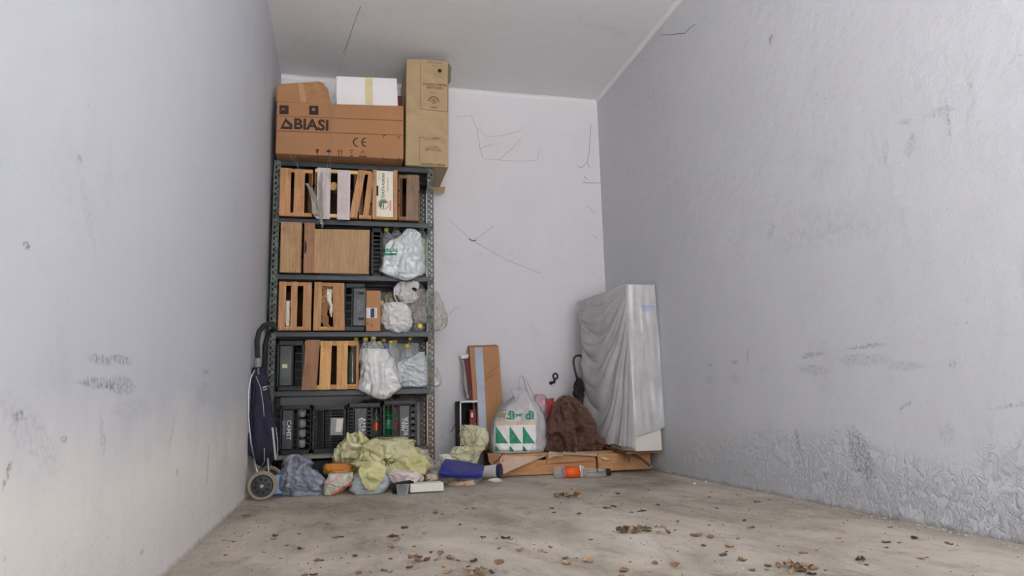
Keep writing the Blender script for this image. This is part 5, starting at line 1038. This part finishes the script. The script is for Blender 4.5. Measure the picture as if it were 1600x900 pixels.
spots = [(385, 807, 1), (430, 838, 1), (470, 858, 1), (495, 877, .8), (490, 900, 1), (320, 827, .6), (305, 855, .8), (350, 845, .6), (525, 840, .7), (555, 870, .7), (580, 812, .8), (632, 826, .9), (615, 840, 1), (610, 855, .8), (620, 845, .9), (655, 873, 1), (640, 888, .9), (700, 871, .8),
         (680, 803, .8), (740, 795, .7), (755, 840, .9), (790, 842, .9), (780, 880, 1), (812, 860, 1), (825, 804, .8), (845, 862, .8), (862, 795, .7), (905, 803, .7), (948, 795, .9), (965, 772, .9), (1005, 799, 1.1), (1000, 800, .8), (1028, 790, .7), (860, 856, .6), (885, 882, .9), (920, 878, 1), (975, 893, 1),
         (1055, 884, 1), (1090, 838, 1), (1110, 840, .9), (1130, 868, .9), (1140, 855, .8), (1160, 876, .9), (1175, 825, .8), (1200, 885, 1), (1250, 893, 1), (1255, 865, .8), (1310, 842, .8), (1345, 876, .9), (1385, 848, .9), (1430, 842, .8), (1480, 850, .6), (1440, 873, .8), (1180, 785, .6), (1240, 786, .6), (1060, 815, .6), (1120, 795, .5), (700, 895, 1), (740, 878, .7), (600, 893, .8), (560, 897, .8)]
for x, y, s in spots:
    q = FLR(x, min(y, 899))
    if .02 < q.x < W-.02: leaf(q.x, q.y, .032*s*random.uniform(.8, 1.2)); 
    for _ in range(random.choice((0, 1, 1, 2))): leaf(min(W-.03, max(.03, q.x+random.gauss(0, .03))), q.y+random.gauss(0, .03), .02*s*random.uniform(.6, 1.2))
for k in range(70):
    x = random.uniform(.05, W-.05); y = -1.45-2.3*random.random(); leaf(x, y, random.uniform(.008, .018))
def heap(px, py, n, label, sp=.035, s=.035):
    c = FLR(px, py); r = root('leaf_pile', label, 'leaves', c)
    for k in range(n):
        me = LM[random.randrange(9)]; o = bpy.data.objects.new('leaf', me); COL.objects.link(o); o.parent = r
        q = Vector((random.gauss(0, sp), random.gauss(0, sp*.8), random.uniform(0, .018))); o.location = q; o.scale = (s*random.uniform(.6, 1.1),)*3; o.rotation_euler = (random.uniform(-.5, .5), random.uniform(-.5, .5), random.uniform(0, 6.28))
heap(887, 778, 16, 'small pile of orange-brown dry leaves near the orange-labelled jar'); heap(996, 832, 15, 'dark leaf pile in the middle of the open floor', .035, .034); heap(1243, 888, 12, 'leaf pile at the front edge below the peeled patch', .03, .03)
heap(678, 876, 12, 'elongated leaf pile at the front left of the floor', .045, .024); heap(1035, 834, 8, 'loose leaf pile just right of the dark leaf pile', .03, .022); heap(750, 898, 8, 'loose leaf pile at the bottom edge left of centre', .03, .028)
m = MB()
for k in range(1300):
    x = random.uniform(.02, W-.02); y = -1.3-2.6*random.random()**.9; s = random.uniform(.001, .0035); m.mi = random.choice((0, 1, 1, 2))
    a_ = random.uniform(0, 6.28); c0 = Vector((x, y, s*.4)); R3 = Matrix.Rotation(a_, 3, 'Z')
    m.add([c0+R3@Vector(p)*s for p in ((-1, -.6, -.4), (1, -.5, -.4), (.6, .8, -.4), (-.7, .6, -.4), (0, 0, .6))], [(0, 1, 4), (1, 2, 4), (2, 3, 4), (3, 0, 4), (3, 2, 1, 0)])
for k in range(220):   # plaster crumbs along the right wall
    y = -1.0-3*random.random(); x = W-.01-abs(random.gauss(0, .03)); s = random.uniform(.0015, .005); m.mi = 1
    c0 = Vector((x, y, s*.4)); R3 = Matrix.Rotation(random.uniform(0, 6.28), 3, 'Z')
    m.add([c0+R3@Vector(p)*s for p in ((-1, -.6, -.4), (1, -.5, -.4), (.6, .8, -.4), (-.7, .6, -.4), (0, 0, .6))], [(0, 1, 4), (1, 2, 4), (2, 3, 4), (3, 0, 4), (3, 2, 1, 0)])
o = m.build('floor_grit', [leafd, M('plaster_crumb', C(200, 194, 182), .9), leafm], org=(0, 0, 0)); o['kind'] = 'stuff'; tag(o, 'fine grit and plaster crumbs strewn over the concrete floor', 'grit')
for k, (px, py) in enumerate(((1085, 757), (1103, 754))):
    q = FLR(px, py); m = MB(); m.lathe((q.x, q.y, .0005), (0, 0, 1), [(.009, 0), (.011, .005), (.006, .011)], 7); tag(m.build('white_pebble', M('pebble_white%d' % k, C(214, 210, 200), .8)), ['left', 'right'][k]+' one of two white pebbles near the pallet end by the right wall', 'pebble')
